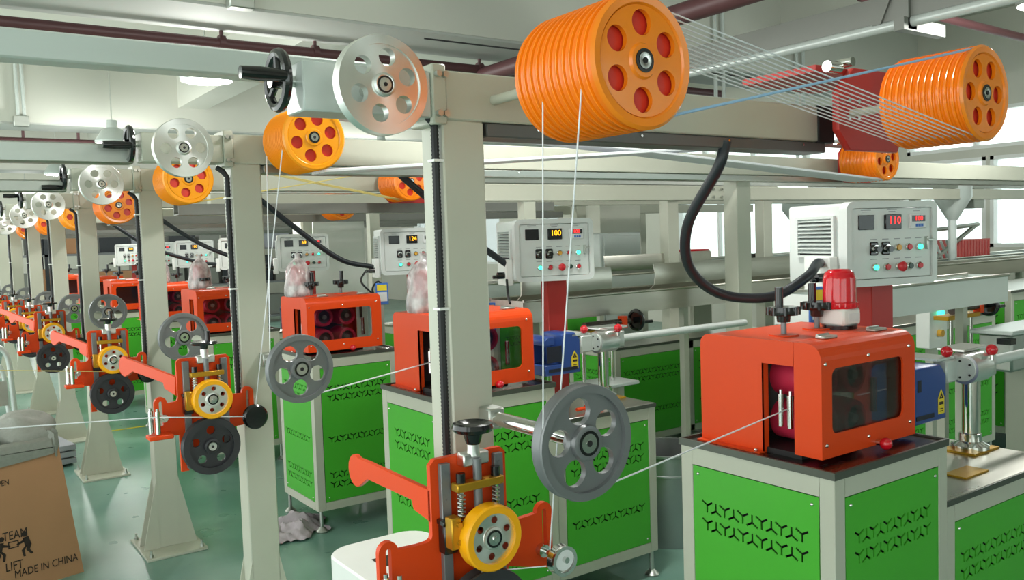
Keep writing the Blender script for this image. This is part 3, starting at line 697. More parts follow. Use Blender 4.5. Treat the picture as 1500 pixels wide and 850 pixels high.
# ================================================================== ORANGE HAUL-OFF HOUSINGS
def housing(n, x0, x1, y0, y1, z, label):
    """front (lid) faces -Y"""
    t = thing('haul_off_housing', label, 'machine', (x0, y0, z), 0, 'orange haul off housings')
    W, D, Hh = x1-x0, y1-y0, .318; s0, s1 = .085, .185   # slot between lid and body, in y
    # lid: front plate with window, rolled top edge, left and right returns
    b = B(); r = .045
    b.plate([(.005, .014), (W-.005, .014), (W-.005, Hh-r), (.005, Hh-r)], [rrect(.045, W-.06, .075, .25, .022)], .006, 'Y', .003)
    for k in range(6):
        a0, a1 = PI/2*k/6, PI/2*(k+1)/6
        p0 = (r-r*math.cos(a0), Hh-r+r*math.sin(a0)); p1 = (r-r*math.cos(a1), Hh-r+r*math.sin(a1))
        q0 = (r-(r-.006)*math.cos(a0), Hh-r+(r-.006)*math.sin(a0)); q1 = (r-(r-.006)*math.cos(a1), Hh-r+(r-.006)*math.sin(a1))
        b.prism([p0, p1, q1, q0], .005, W-.005, 'X')
    b.box(.005, W-.005, r, s0, Hh-.006, Hh)
    side = [(.0, .014), (s0, .014), (s0, Hh)] + [(r-r*math.cos(a), Hh-r+r*math.sin(a)) for a in [PI/2*(1-k/6) for k in range(7)]]
    b.prism(side, 0, .005, 'X').prism(side, W-.005, W, 'X')
    lid = part(t, 'lid', b, M['orange'])
    part(lid, 'window_pane', B().box(.035, W-.05, .007, .010, .065, .26), M['glass'])
    for xx, zz in ((.015, .265), (W*.47, .27), (W-.035, .275), (.018, .05), (W*.47, .045), (W-.03, .055)):
        part(lid, 'screw', B().sph((xx, -.001, zz), .0055, 8), M['chrome'])
    b = B(); b.use(M['lens']).sph((W*.56, -.028, .022), .017, 16).use(M['chrome']).cyl((W*.56, -.008, .022), .008, .02, 'Y', 10); part(lid, 'ball_knob', b)
    for xx in (W*.28, W*.82):
        part(lid, 'latch', B().box(xx-.03, xx+.03, .055, .085, Hh, Hh+.008, .002).cyl((xx, .082, Hh+.008), .005, .05, 'X', 8), M['galv'])
    # body: left end plate with notch, top, back, right
    c = .03
    prof = [(s1, 0), (D, 0), (D, Hh-c)] + [(D-c+c*math.cos(a), Hh-c+c*math.sin(a)) for a in [PI/2*k/4 for k in range(1, 5)]] + [(s0+.002, Hh), (s0+.002, .252), (s1, .252)]
    b = B(); b.prism(prof, 0, .006, 'X')
    b.box(0, .02, s1, s1+.006, 0, .252)
    b.box(.006, W, s0+.002, D-c, Hh-.006, Hh); b.box(.006, W, D-.006, D, 0, Hh-c)
    for k in range(4):
        a0, a1 = PI/2*k/4, PI/2*(k+1)/4
        b.prism([(D-c+c*math.cos(a0), Hh-c+c*math.sin(a0)), (D-c+c*math.cos(a1), Hh-c+c*math.sin(a1)), (D-c+(c-.006)*math.cos(a1), Hh-c+(c-.006)*math.sin(a1)), (D-c+(c-.006)*math.cos(a0), Hh-c+(c-.006)*math.sin(a0))], .006, W, 'X')
    b.prism([(D-.05, 0), (D, 0), (D, Hh-c), (D-c, Hh), (s0+.002, Hh), (s0+.002, .27), (D-.05, .27)], W-.006, W, 'X')
    b.box(0, .02, s1, D, 0, .004).box(-.022, .0, s1, D, 0, .004)
    bd = part(t, 'body', b, M['orange'])
    part(bd, 'screw', B().sph((-.012, s1+.02, .006), .006, 8), M['chrome'])
    part(t, 'mounting_plate', B().box(.02, W*.74, D-.1, D-.09, .01, Hh-.04), M['plateg'])
    if n < 5:
        for xx in (W*.30, W*.60):
            for zz in (.075, .2):
                b = B(); b.use(M['roller']).lathe([(.038, -.09), (.052, -.088), (.056, -.05), (.056, .06), (.038, .06)], (xx, .165, zz), 'Y', 24, closed=True)
                b.use(M['plateg']).cyl((xx, .16, zz), .0385, .13, 'Y', 20); b.use(M['galv']).cyl((xx, .085, zz), .014, .02, 'Y', 10)
                part(t, 'roller', b)
        for xx, yy in ((.03, .12), (.035, .155)):
            part(t, 'guide_roller', B().cyl((xx, yy, .12), .009, .09, n=14).cyl((xx, yy, .17), .005, .015, n=8), M['chrome'])
        part(t, 'guide_roller', B().cyl((W*.82, .08, .13), .009, .1, n=12), M['chrome'])
        part(t, 'inner_block', B().box(.01, W*.8, .07, .3, .0, .015), M['dark'])
    # two adjusting knobs with crank handles on the lid
    for q, (xx, yy) in enumerate(((W*.25, .20), (W*.68, .225))):
        part(t, 'knob_base', B().cyl((xx, yy, Hh+.002), .042, .004, n=24), M['orange'])
        part(t, 'knob_stem', B().cyl((xx, yy, Hh+.025), .008, .05, n=10), M['greywheel'])
        b = B(); b.lathe([(0, 0), (.018, 0), (.02, .018), (.041, .02), (.044, .028), (.041, .044), (0, .046)], (xx, yy, Hh+.038), n=24)
        for k in range(8): b.cyl((xx+.042*math.cos(k*PI/4), yy+.042*math.sin(k*PI/4), Hh+.07), .006, .022, n=8)
        kn = part(t, 'star_knob', b, M['black'])
        part(kn, 'crank_handle', B().cyl((xx+.02, yy+.03, Hh+.108), .012, .055, n=14), M['black'])
    return t
HB = [(1.93, 2.372, 1.36, 1.775), (1.715, 2.165, 2.93, 3.335), (1.813, 2.27, 4.56, 4.95), (1.68, 2.12, 6.25, 6.66), (1.70, 2.14, 7.8, 8.2), (1.70, 2.14, 9.4, 9.8), (1.70, 2.14, 11.05, 11.45), (1.70, 2.14, 12.65, 13.05)]
HL = ['big orange housing with tinted window in front, beacon and star knobs on top, nearest row', 'orange housing half hidden behind the nearest gantry post, second row', 'orange housing with window showing four rollers, third row', 'orange housing seen between the second and third posts, fourth row', 'orange housing in the fifth row behind', 'orange housing in the sixth row, far back', 'orange housing in the seventh row, far back', 'orange housing in the eighth row, farthest back']
for n in range(8): housing(n, *HB[n], CX[n][4]-.006, HL[n])

# ------------------------------------------------------------------ beacons (some under a plastic bag)
def beacon(loc, label, bag=False, s=1.):
    t = thing('warning_beacon', label, 'beacon', loc, 0, 'red warning beacons')
    b = B(); b.box(-.043*s, .043*s, -.043*s, .043*s, .012, .062*s, .006); bs = part(t, 'base', b, M['white'] if not bag else M['box'])
    part(bs, 'label', B().box(-.02, .036, -.0445*s, -.043*s, .024, .048), M['labelwhite'])
    part(t, 'magnet_foot', B().cyl((0, 0, .006), .05*s, .012, n=24), M['black'])
    b = B(); b.lathe([(0, .062*s), (.05*s, .062*s), (.052*s, .067*s), (.052*s, .078*s), (.048*s, .082*s), (.047*s, .15*s), (.042*s, .168*s), (.03*s, .178*s), (0, .18*s)], n=32)
    for k in range(20):
        a = 2*PI*k/20; b.cyl((.0515*s*math.cos(a), .0515*s*math.sin(a), .073*s), .003, .012, n=6)
    part(t, 'lens', b, M['lens'])
    return t
beacon((2.285, 1.545, 1.294), 'bare red warning beacon on a white base on the nearest orange housing')
bags = [(1.80, 3.2, 1.296, 'red beacon under a clear plastic bag, beside the nearest gantry post'), (1.88, 4.83, 1.298, 'red beacon under a clear plastic bag on the third row housing'), (1.78, 6.5, 1.298, 'bagged red beacon between the second and third posts, fourth row'), (1.85, 8.0, 1.298, 'bagged red beacon of the fifth row')]
for i, (x, y, z, lb) in enumerate(bags):
    beacon((x, y, z), lb, True)
    bm = B(); prof = [(.078, .0), (.082, .01), (.083, .03), (.078, .06), (.073, .09), (.07, .12), (.066, .145), (.058, .17), (.046, .19), (.03, .208), (.017, .22), (.013, .232), (.018, .245), (.021, .25)]
    bm.lathe(prof, n=44); 
    for v in bm.bm.verts:
        a = math.atan2(v.co.y, v.co.x); k = 1+.07*math.sin(a*4+v.co.z*22)+.04*math.sin(a*7-v.co.z*30)
        v.co.x *= k; v.co.y *= k
    single('plastic_bag', bm, M['film'], 'crumpled clear bag pulled over the ' + ['beacon beside the nearest gantry post', 'beacon of the third row', 'beacon of the fourth row', 'beacon of the fifth row'][i], 'bag', 'plastic bags over beacons', (x, y, z))

# ================================================================== CONTROL BOXES ON RED POSTS
def control(n, loc, yaw, label, digits, dm, lit=True):
    t = thing('control_box', label, 'control box', loc, yaw, 'control boxes')
    W, Hh, D = .395, .292, .33
    b = B(); b.box(.0, W, .035, D, .0, Hh, .012, seg=3); part(t, 'housing', b, M['box'])
    b = B(); b.plate(rrect(-.004, W+.004, -.004, Hh+.004, .03), [rrect(.018, W-.018, .02, Hh-.02, .012)], .04, 'Y', .02); part(t, 'bezel', b, M['box'])
    dr = part(t, 'door', B().box(.0195, W-.0195, .008, .016, .0215, Hh-.0215, .002), M['box'])
    part(dr, 'door_handle', B().box(W-.047, W-.038, -.004, .01, .12, .165, .001).box(W-.047, W-.02, -.012, -.004, .15, .157, .001), M['galv'])
    # louvre on the left side
    lv = part(t, 'louvre_frame', B().plate([(.06, .1), (.27, .1), (.27, .25), (.06, .25)], [[(.072, .108), (.258, .108), (.258, .24), (.072, .24)]], .012, 'X', -.006), M['box'])
    for k in range(9):
        z = .115+k*.0142
        part(lv, 'slat', B().prism([(-.012, z), (-.001, z+.01), (-.001, z+.0125), (-.013, z+.002)], .0, .186, 'X', mx=Matrix(((0, 1, 0, 0), (1, 0, 0, .072), (0, 0, 1, 0), (0, 0, 0, 1)))), M['galvpaint'])
    part(lv, 'louvre_back', B().box(-.002, -.001, .072, .258, .108, .24), M['dark'])
    # socket plate with plug
    so = part(t, 'socket_plate', B().box(-.038, -.001, .05, .19, -.02, .105, .003), M['white'])
    part(so, 'plug', B().cyl((-.055, .08, .03), .017, .035, 'X', 12).cyl((-.08, .08, .024), .009, .03, 'X', 10), M['black'])
    # displays
    for i, x in enumerate((.085, .2, .31)):
        z = .222; f = .007
        w = .036 if i else .034
        sc = part(t, 'display', B().box(x-w, x+w, -.002 if i else .003, .009, z-.026, z+.026, .002), M['screen'] if i < 2 else M['labelwhite'], ['blank dark display', 'speed display', 'small meter'][i])
        part(t, 'lettering', B().box(x-.022, x+.022, .0072, .0082, z+.042, z+.044).box(x-.015, x+.015, .0072, .0082, z+.036, z+.038), M['greywheel'])
        if i == 1:
            rename_mesh_text(sc, 'digits', digits, .038, dm, Matrix.Translation((x+.004, -.003, z+.004)) @ FACE_Y, sx=.95)
        if i == 2:
            part(sc, 'meter_screen', B().box(x-.028, x+.03, -.004, -.002, z-.002, z+.02), M['screen'])
            rename_mesh_text(sc, 'digits', '100', .024, M['ledred'], Matrix.Translation((x, -.005, z+.009)) @ FACE_Y)
            for q in range(3): part(sc, 'key', B().box(x-.012+q*.012, x-.003+q*.012, -.004, -.002, z-.02, z-.01), M['labelblue'])
    def button(x, z, m, kind=0):
        b = B(); b.use(M['chrome']).lathe([(.0135, 0), (.0135, -.008), (.011, -.010), (.011, 0)], (x, .008, z), 'Y', 18)
        if kind == 0: b.use(m).cyl((x, -.003, z), .0098, .008, 'Y', 16)
        elif kind == 1: b.use(m).lathe([(.011, .004), (.011, .014), (.017, .018), (.018, .026), (.012, .031), (0, .032)], (x, .006, z), 'Y', 20, mx=Matrix(((1, 0, 0, 0), (0, -1, 0, .012), (0, 0, 1, 0), (0, 0, 0, 1))))
        part(t, ['push_button', 'stop_button'][kind], b)
    for x in (.118, .17):
        b = B(); b.use(M['black']).box(x-.018, x+.018, .003, .009, .105, .152, .004).use(M['chrome']).cyl((x, -.002, .128), .014, .012, 'Y', 16).use(M['black']).cyl((x, -.014, .126), .011, .018, 'Y', 14)
        part(t, 'rotary_knob', b)
    button(.222, .13, M['btnamber']); button(.27, .13, M['btnred']); button(.318, .13, M['ledgreen'] if lit else M['btndark'])
    button(.12, .062, M['ledgreen']); button(.172, .062, M['btnred']); button(.225, .062, M['btnred'], 1); button(.275, .062, M['btndark']); button(.318, .062, M['btnred'])
    for x in (.118, .17, .222, .27, .318):
        for z in (.09, .16): part(t, 'lettering', B().box(x-.014, x+.014, .0072, .0082, z, z+.0025), M['greywheel'])
    part(t, 'support_post', B().box(.19, .29, .1, .2, -loc[2], 0, .003), M['redpaint'], 'red support post')
    return t
CT = [(2.70, 1.79, 1.388, -16, '110', 'ledred', 'large grey control box above the trough at right, nearest row, red digits'),
      (2.385, 3.345, 1.386, -18, '100', 'ledamber', 'grey control box right of the nearest gantry post, amber digits, second row'),
      (2.51, 5.0, 1.385, -18, '124', 'ledamber', 'grey control box left of the nearest gantry post, third row'),
      (2.46, 6.72, 1.385, -18, '69', 'ledamber', 'grey control box between the second and nearest posts, fourth row'),
      (2.45, 8.25, 1.385, -18, '100', 'ledamber', 'grey control box of the fifth row'),
      (2.45, 9.86, 1.385, -18, '100', 'ledamber', 'grey control box of the sixth row'),
      (2.45, 11.5, 1.385, -18, '100', 'ledamber', 'grey control box of the seventh row'),
      (2.45, 13.1, 1.385, -18, '100', 'ledamber', 'grey control box of the eighth row')]
for n, (x, y, z, a, dg, dm, lb) in enumerate(CT): control(n, (x, y, z), math.radians(a), lb, dg, M[dm])

# power hoses hanging from the beams to the control boxes
def spline(pts, k=10):
    P = [Vector(p) for p in pts]; P = [P[0]*2-P[1]]+P+[P[-1]*2-P[-2]]; o = []
    for i in range(1, len(P)-2):
        for j in range(k):
            u = j/k; a, b_, c, d = P[i-1:i+3]
            o.append(.5*((2*b_)+(c-a)*u+(2*a-5*b_+4*c-d)*u*u+(3*b_-a-3*c+d)*u**3))
    return o+[P[-2]]
hs = [([(1.995, 1.72, 1.86), (1.98, 1.74, 1.78), (2.02, 1.9, 1.62), (2.1, 1.97, 1.48), (2.24, 1.96, 1.385), (2.40, 1.88, 1.37), (2.52, 1.83, 1.43), (2.62, 1.86, 1.47), (2.70, 1.90, 1.47)], .017, 'thick dark hose looping from the nearest beam to the large control box'),
      ([(1.78, 3.35, 1.9), (1.80, 3.36, 1.88), (1.98, 3.38, 1.75), (2.2, 3.4, 1.58), (2.38, 3.42, 1.47)], .016, 'dark hose running down behind the nearest post to the second row control box'),
      ([(1.62, 4.85, 1.90), (1.66, 4.85, 1.88), (1.9, 4.9, 1.7), (2.2, 4.95, 1.5), (2.45, 5.02, 1.44)], .016, 'dark hose slanting down to the third row control box'),
      ([(1.45, 6.7, 1.9), (1.5, 6.7, 1.87), (1.85, 6.65, 1.62), (2.2, 6.62, 1.47), (2.38, 6.65, 1.44)], .016, 'dark hose slanting down to the fourth row control box'),
      ([(1.4, 8.1, 1.9), (1.45, 8.1, 1.87), (1.8, 8.1, 1.62), (2.2, 8.1, 1.47), (2.38, 8.15, 1.44)], .016, 'dark hose slanting down to the fifth row control box')]
for p, r, lb in hs: single('power_hose', B().tube(spline(p), r, 12), M['hose'], lb, 'hose', 'power hoses')
for p, lb in (([(2.36, 4.93, 1.42), (2.32, 4.92, 1.36), (2.36, 4.9, 1.30), (2.42, 4.9, 1.26), (2.46, 4.9, 1.31), (2.42, 4.89, 1.35), (2.38, 4.89, 1.3), (2.42, 4.88, 1.24), (2.47, 4.88, 1.28)], 'coiled thin black cable under the third row control box'), ([(2.33, 3.35, 1.40), (2.30, 3.3, 1.33), (2.24, 3.2, 1.30)], 'thin black cable from plug to housing, second row')):
    single('power_cable', B().tube(spline(p), .006, 8), M['rubber'], lb, 'cable', 'thin power cables')

# ================================================================== LASER GAUGES, CHROME PILLARS, TROUGHS
def laser(loc, label, simple=False):
    t = thing('diameter_gauge', label, 'gauge', loc, 0, 'blue diameter gauges')
    b = B()
    if simple:
        b.prism([(0, 0), (.21, 0), (.21, .15), (.175, .19), (.02, .19), (0, .175)], 0, .15, 'Y', bev=.004); part(t, 'body', b, M['blue'])
    else:
      b.prism([(.10, .0), (.21, .0), (.21, .155), (.18, .19), (.11, .19), (.10, .18)], .0, .15, 'Y', bev=.004).box(0, .1, .0, .15, 0, .05, .004).box(0, .1, .09, .15, .05, .16, .004).prism([(.0, .14), (.06, .14), (.06, .18), (.02, .18), (0, .165)], 0, .15, 'Y', bev=.003)
    if not simple: part(t, 'body', b, M['blue'])
    part(t, 'recess', B().box(.03, .05, -.002, -.0005, .11, .15) if simple else B().box(.012, .098, -.001, .002, .06, .135), M['navy'])
    part(t, 'vent', B().box(.02, .13 if simple else .19, -.002, -.0005, .015, .03), M['navy'])
    lb = part(t, 'warning_label', B().prism([(.155, .02), (.195, .02), (.195, .075), (.175, .105), (.155, .075)], -.0015, -.0005, 'Y'), M['labelyellow'], 'yellow laser warning label')
    part(lb, 'symbol', B().plate([(.162, .072), (.188, .072), (.175, .094)], [circ(.175, .079, .003, 8)], .0006, 'Y', -.0019).box(.162, .188, -.0022, -.0016, .052, .062).box(.164, .186, -.0022, -.0016, .028, .031).box(.164, .186, -.0022, -.0016, .036, .039), M['ink'])
    h = loc[2]-TOPS
    part(t, 'stand', B().cyl((.07, .08, -h/2), .024, h, n=18).cyl((.07, .08, -h+.008), .05, .014, n=20), M['chrome'])
    part(t, 'stand_foot', B().box(-.0, .14, .02, .14, -h+.0005, -h+.005), M['gold'])
TOPS = .80; laser((2.69, 1.55, 0.93), 'blue diameter gauge with yellow warning label beside the nearest orange housing', True)
TOPS = .815; laser((2.375, 3.13, .955), 'blue diameter gauge with yellow warning label right of the second row housing')
TOPS = .81; laser((2.48, 4.6, .955), 'dark blue diameter gauge beside the third row housing')
TOPS = .81; laser((2.35, 6.3, .955), 'blue diameter gauge of the fourth row')
def pillar(loc, top, length, label):
    t = thing('gauge_pillar', label, 'gauge', loc, 0, 'chrome gauge pillars')
    h = 1.09-top
    part(t, 'foot_plate', B().box(-.085, .085, -.06, .06, 0, .008, .001), M['gold'], 'gold foot plate')
    b = B(); b.lathe([(0, .008), (.062, .008), (.062, .02), (.046, .03), (.036, .034), (.036, .06), (.026, .062), (.026, h), (0, h)], n=24); part(t, 'column', b, M['chrome'])
    b = B(); b.cyl((.01, 0, h), .052, .11, 'X', 28).box(-.01, .11, -.04, .06, h-.035, h+.05, .008).box(.0, .18, .02, .12, h+.052, h+.062, .002); hd = part(t, 'head', b, M['alu'])
    b = B(); b.cyl((-.047, 0, h), .042, .006, 'X', 24); part(hd, 'dial_face', b, M['galvpaint'])
    for k in range(5):
        a = k*2*PI/5; part(hd, 'dial_screw', B().cyl((-.051, .03*math.cos(a), h+.03*math.sin(a)), .004, .004, 'X', 8), M['dark'])
    for x, y in ((.06, -.045), (-.08, .04)):
        k = part(t, 'ball_knob', B().sph((x, y, h+.062), .02, 16), M['lens'], 'red ball knob'); part(k, 'stem', B().cyl((x, y, h+.04), .007, .03, n=8), M['chrome'])
    part(t, 'slide', B().box(-.115, -.045, .02, .07, h-.045, h+.035, .006).box(-.16, -.05, .03, .2, h+.036, h+.044), M['galvpaint'])
    part(t, 'outlet_tube', B().cyl((.11+length/2, .03, h), .018, length, 'X', 14), M['box'], 'pale outlet tube')
pillar((3.03, 1.535, .80), .80, 1.0, 'chrome pillar with round gauge head and red ball knobs, nearest row, at right')
pillar((2.70, 3.10, .815), .815, .95, 'chrome pillar with gauge head and red ball knobs behind the grey wheel, second row')
pillar((2.8, 4.72, .81), .81, .8, 'chrome pillar with gauge head, third row')
single('gold_base_plate', B().box(2.66, 2.80, 1.36, 1.43, .8005, .806), M['gold'], 'small loose gold plate on the nearest low cabinet', 'plate')
single('hand_tool', B().cyl((2.49, 2.93, .83), .017, .09, 'X', 12).cyl((2.42, 2.93, .83), .008, .06, 'X', 10), M['orange'], 'small orange handled tool on the second low cabinet, seen through the grey wheel', 'tool')

def trough(x0, x1, y, w, z0, z1, label, m, lids=()):
    t = thing('water_trough', label, 'trough', (x0, y, z0), 0, 'steel water troughs')
    L, h = x1-x0, z1-z0; b = B()
    b.box(0, L, 0, .004, 0, h).box(0, L, w-.004, w, 0, h).box(0, L, .004, w-.004, 0, .004).box(0, .004, .004, w-.004, 0, h).box(L-.004, L, .004, w-.004, 0, h)
    part(t, 'tank', b, m)
    part(t, 'rim', B().cyl((L/2, -.004, h), .008, L, 'X', 10).cyl((L/2, w, h), .008, L, 'X', 10), M['stain'])
    for a, c in lids:
        pts = [(-.05+.0, h+.0), (-.09, h+.03), (-.10, h+.09), (-.085, h+.15)]
        pr = pts + [(q[0]+.004, q[1]+.001) for q in reversed(pts)]
        part(t, 'lid', B().prism([(w-.02-.0, h+.005), (w*.4, h+.02), (-.02, h-.02), (-.022, h-.024), (w*.4, h+.016), (w-.02, h+.001)] if False else [(p[0]+.1, p[1]) for p in pr], a, c, 'X'), M['stain'])
    n = max(2, int(L/1.1)+1)
    for k in range(n):
        xx = .25+(L-.5)*k/(n-1) if n > 1 else L/2
        part(t, 'leg', B().box(xx-.02, xx+.02, w/2-.02, w/2+.02, -z0, 0), M['frame'])
    return t
trough(2.9, 4.43, 2.06, .2, 1.205, 1.335, 'bright open steel trough right of the red support post, nearest row', M['daylitsteel'])
trough(2.6, 9.6, 3.6, .3, 1.15, 1.267, 'long stainless steel trough behind the second row control box', M['stain'], ((.0, .62), (.95, 3.3)))
trough(3.2, 9.8, 5.0, .3, 1.15, 1.28, 'long steel trough of the third row, in the middle distance', M['galvpaint'], ((1.2, 2.4),))
trough(6.8, 10.4, 6.75, .3, 1.15, 1.28, 'long steel trough of the fourth row, far back', M['galvpaint'])
trough(6.2, 10.6, 4.15, .4, 1.1, 1.27, 'steel trough before the windows at the right', M['galvpaint'])

def adjuster(loc, label, s=1.):
    t = thing('trough_adjuster', label, 'hand wheel', loc, 0, 'trough adjusters')
    part(t, 'bridge', B().box(-.16, .16, -.02, .06, .0, .022, .002), M['gold'])
    part(t, 'shaft', B().cyl((.1, 0, .05), .016, .26, 'X', 14).cyl((-.04, 0, .045), .022, .1, 'X', 12), M['tray'])
    part(t, 'bearing_block', B().box(.16, .2, -.02, .02, .015, .08, .003), M['orange'])
    o = part(t, 'hand_wheel', B().lathe([(.046, -.012), (.058, -.01), (.062, 0), (.058, .01), (.046, .012)], (.28, 0, .05), 'X', 26, closed=True).cyl((.28, 0, .05), .047, .008, 'X', 24).cyl((.27, 0, .05), .018, .04, 'X', 12), M['black'], 'black hand wheel')
    part(o, 'handle', B().cyl((.32, -.045, .04), .009, .07, 'X', 10), M['black'])
    for x in (-.1, .1): part(t, 'leg', B().cyl((x, 0, -.13), .011, .26, n=10), M['chrome'])
    part(t, 'base', B().box(-.22, .2, -.1, .12, -.28, -.262, .003), M['galvpaint'])
    part(t, 'stand', B().box(-.2, -.16, -.02, .02, -loc[2], -.28).box(.12, .16, -.02, .02, -loc[2], -.28), M['frame'])
adjuster((4.45, 2.3, 1.105), 'gold bridge with shaft and black hand wheel under the bright trough at right')
adjuster((2.98, 3.46, 1.075), 'gold bridge with shaft and black hand wheel under the long trough in the middle')

# signs: small coloured job cards
for (x, y, z, lb) in ((2.16, 3.33, 1.17, 'small blue job card with amber figures right of the second row housing'), (2.31, 4.7, 1.22, 'small blue and yellow job card right of the third row housing'), (2.47, 1.78, 1.27, 'small blue job card with red print behind the bare beacon')):
    t = thing('job_card', lb, 'card', (x, y, z), math.radians(-18), 'job cards')
    part(t, 'card', B().box(0, .075, 0, .012, 0, .13, .002), M['labelblue'])
    part(t, 'print', B().box(.008, .067, -.0015, -.0003, .085, .12), M['labelyellow']); part(t, 'print', B().box(.008, .067, -.0015, -.0003, .02, .075), M['labelwhite'])
    part(t, 'stem', B().box(.03, .045, .004, .01, -(z-.81), 0), M['galv'])

# ================================================================== STRANDS
def strand(a, b_, r, m, lb, grp=None, pts=None):
    return single('strand', B().tube(pts or [a, b_], r, 6), m, lb, 'strand', grp)
p = .245/12
for i in range(12):
    y1 = 1.206+p*(i+.66); y2 = 1.19+.235/12*(i+.66)
    strand((1.225, y1, 2.035), (2.39, y2, 1.835), .0018, M['strand'], 'thin white strand in the fan from the big near pulleys to the upper right pulleys', 'strands between the nearest pulleys')
strand((1.24, 1.22, 1.825), (2.40, 1.20, 2.068), .0032, M['bluestrand'], 'thick pale blue strand rising to the upper right pulleys')
strand((1.062, 1.38, 1.88), (1.005, 1.34, 1.16), .0016, M['strand'], 'white strand dropping from the back of the big pulleys to the grey wheel')
strand((1.06, 1.25, 1.925), (1.128, 1.49, .91), .0018, M['strand'], 'white strand dropping from the front of the big pulleys to the small idler')
strand((1.18, 1.35, 1.075), (1.975, 1.50, 1.10), .0022, M['strand'], 'white strand from the big grey wheel into the nearest orange housing')
strand((.96, 1.51, .895), (1.12, 1.495, .872), .0014, M['strand'], 'white strand from the small idler under the yellow wheel')
strand((1.145, 3.03, 1.95), (1.05, 3.19, .99), .0022, M['strand'], 'white strand falling from the second pulley stack, right one of two')
strand((1.135, 3.17, 1.93), (1.02, 2.92, 1.16), .0022, M['strand'], 'white strand falling from the second pulley stack, left one of two')
strand((1.19, 2.89, 1.07), (1.75, 3.07, 1.10), .0028, M['strand'], 'white strand from the second grey wheel to the second row housing')
strand((.70, 3.17, .985), (1.0, 3.17, .96), .0022, M['strand'], 'white strand crossing the second tension unit', None, [(-.9, 3.17, 1.127), (.69, 3.17, 1.012), (.85, 3.165, .99), (1.05, 3.19, .96)])
for i in range(8):
    y1 = 2.99+.0152*(i+3)
    strand((1.3, y1, 1.868), (4.78, 2.95+.024*i, 2.115), .0075, M['strand'], 'white strand along the second beam rising to its far pulleys', 'strands of the second beam, rising')
for i in range(8):
    y1 = 2.99+.0152*(i+3)
    strand((1.32, y1, 2.085), (4.80, 2.95+.024*i, 1.87), .0075, M['strand'], 'white strand along the second beam sinking to its far pulleys', 'strands of the second beam, sinking')
for i in range(3):
    strand((1.2, 4.5+.03*i, 1.822+.002*i), (2.45, 4.55+.03*i, 2.03), .0025, M['yarn'], 'yellow strand rising along the third beam', 'yellow strands of the third beam')
    strand((1.2, 4.5+.03*i, 2.06), (2.45, 4.55+.03*i, 1.84), .0025, M['yarn'], 'yellow strand sinking along the third beam', 'yellow strands of the third beam, sinking')
strand((2.46, 1.60, 1.06), (2.9, 1.60, 1.06), .002, M['strand'], 'white strand leaving the nearest orange housing')
strand((-.4, 4.70, 1.15), (.95, 4.70, .975), .002, M['yarn'], 'yellow strand crossing the third tension unit')

# ================================================================== FOREGROUND AND FLOOR THINGS
t = thing('winder_cover', 'white machine cover with rounded corner behind the nearest tension unit', 'machine', (1.06, 1.95, 0))
b = B(); pl = rrect(0, .36, 0, .68, .09, 6); b.prism(pl, .02, .6, 'Z', bev=.006); part(t, 'cover', b, M['white'])
part(t, 'slot_plate', B().box(.09, .17, .42, .50, .6, .6015), M['tray'])
part(t, 'plinth', B().box(.04, .32, .04, .62, 0, .02), M['dark'])

# cardboard box with a woven bag folded over its rim
yb = math.radians(14)
t = thing('cardboard_box', 'tall brown cardboard box with dark printing at the lower left, wrapped rim', 'box', (.648, 4.717, 0), yb)
W, D, Hh = .62, .55, .70
b = B(); T = .008; ln = -.095
def quad(px):    # slightly leaning and bulging side walls
    return px
b.prism([(-W, 0), (0, 0), (ln*.9, Hh), (-W-.02, Hh)], 0, T, 'Y').prism([(-W, 0), (0, 0), (ln*.9, Hh), (-W-.02, Hh)], D-T, D, 'Y')
b.prism([(-T, 0), (0, 0), (ln*.9, Hh), (ln*.9-T, Hh)], T, D-T, 'Y').prism([(-W, 0), (-W+T, 0), (-W-.02+T, Hh), (-W-.02, Hh)], T, D-T, 'Y').box(-W, 0, T, D-T, 0, T)
part(t, 'carton', b, M['card'])
def on_face(x, z): return Matrix.Translation((x, -.0008, z)) @ FACE_Y
for s_, x, z, sz in (('OPEN', -.345, .53, .038), ('TEAM', -.30, .275, .06), ('LIFT', -.312, .128, .06), ('MADE IN CHINA', -.17, .085, .052)):
    if s_ == 'MADE IN CHINA': mx = Matrix.Translation((x, -.0008, z)) @ FACE_Y
    else: mx = on_face(x, z)
    rename_mesh_text(t, 'lettering', s_, sz, M['ink'], mx, sx=.72 if s_ != 'MADE IN CHINA' else .75)
b = B()
for sx, cx in ((1, -.36), (-1, -.26)):     # two people lifting a box
    def q(x, z): return (cx+sx*x*.82, .19+z*.72)
    b.plate(circ(cx+sx*.0, .268, .013, 14), [], .001, 'Y', -.001)
    for pts_ in ([(-.02, .09), (.012, .085), (.0, .03), (-.035, .03)], [(.0, .08), (.012, .07), (.045, .055), (.042, .045), (.005, .055)], [(-.035, .035), (-.012, .035), (-.005, .0), (-.03, -.035), (-.042, -.03), (-.024, .0)], [(-.015, .035), (.0, .03), (.02, .005), (.012, -.04), (.0, -.04), (.004, .002)]):
        b.plate([q(*u) for u in pts_], [], .001, 'Y', -.001)
b.plate([(-.333, .215), (-.287, .215), (-.287, .248), (-.333, .248)], [[(-.328, .22), (-.292, .22), (-.292, .243), (-.328, .243)]], .001, 'Y', -.001)
part(t, 'lifting_symbol', b, M['ink'])
b = B()
ring = []
t2 = bmesh.new(); N = 56; rows = []
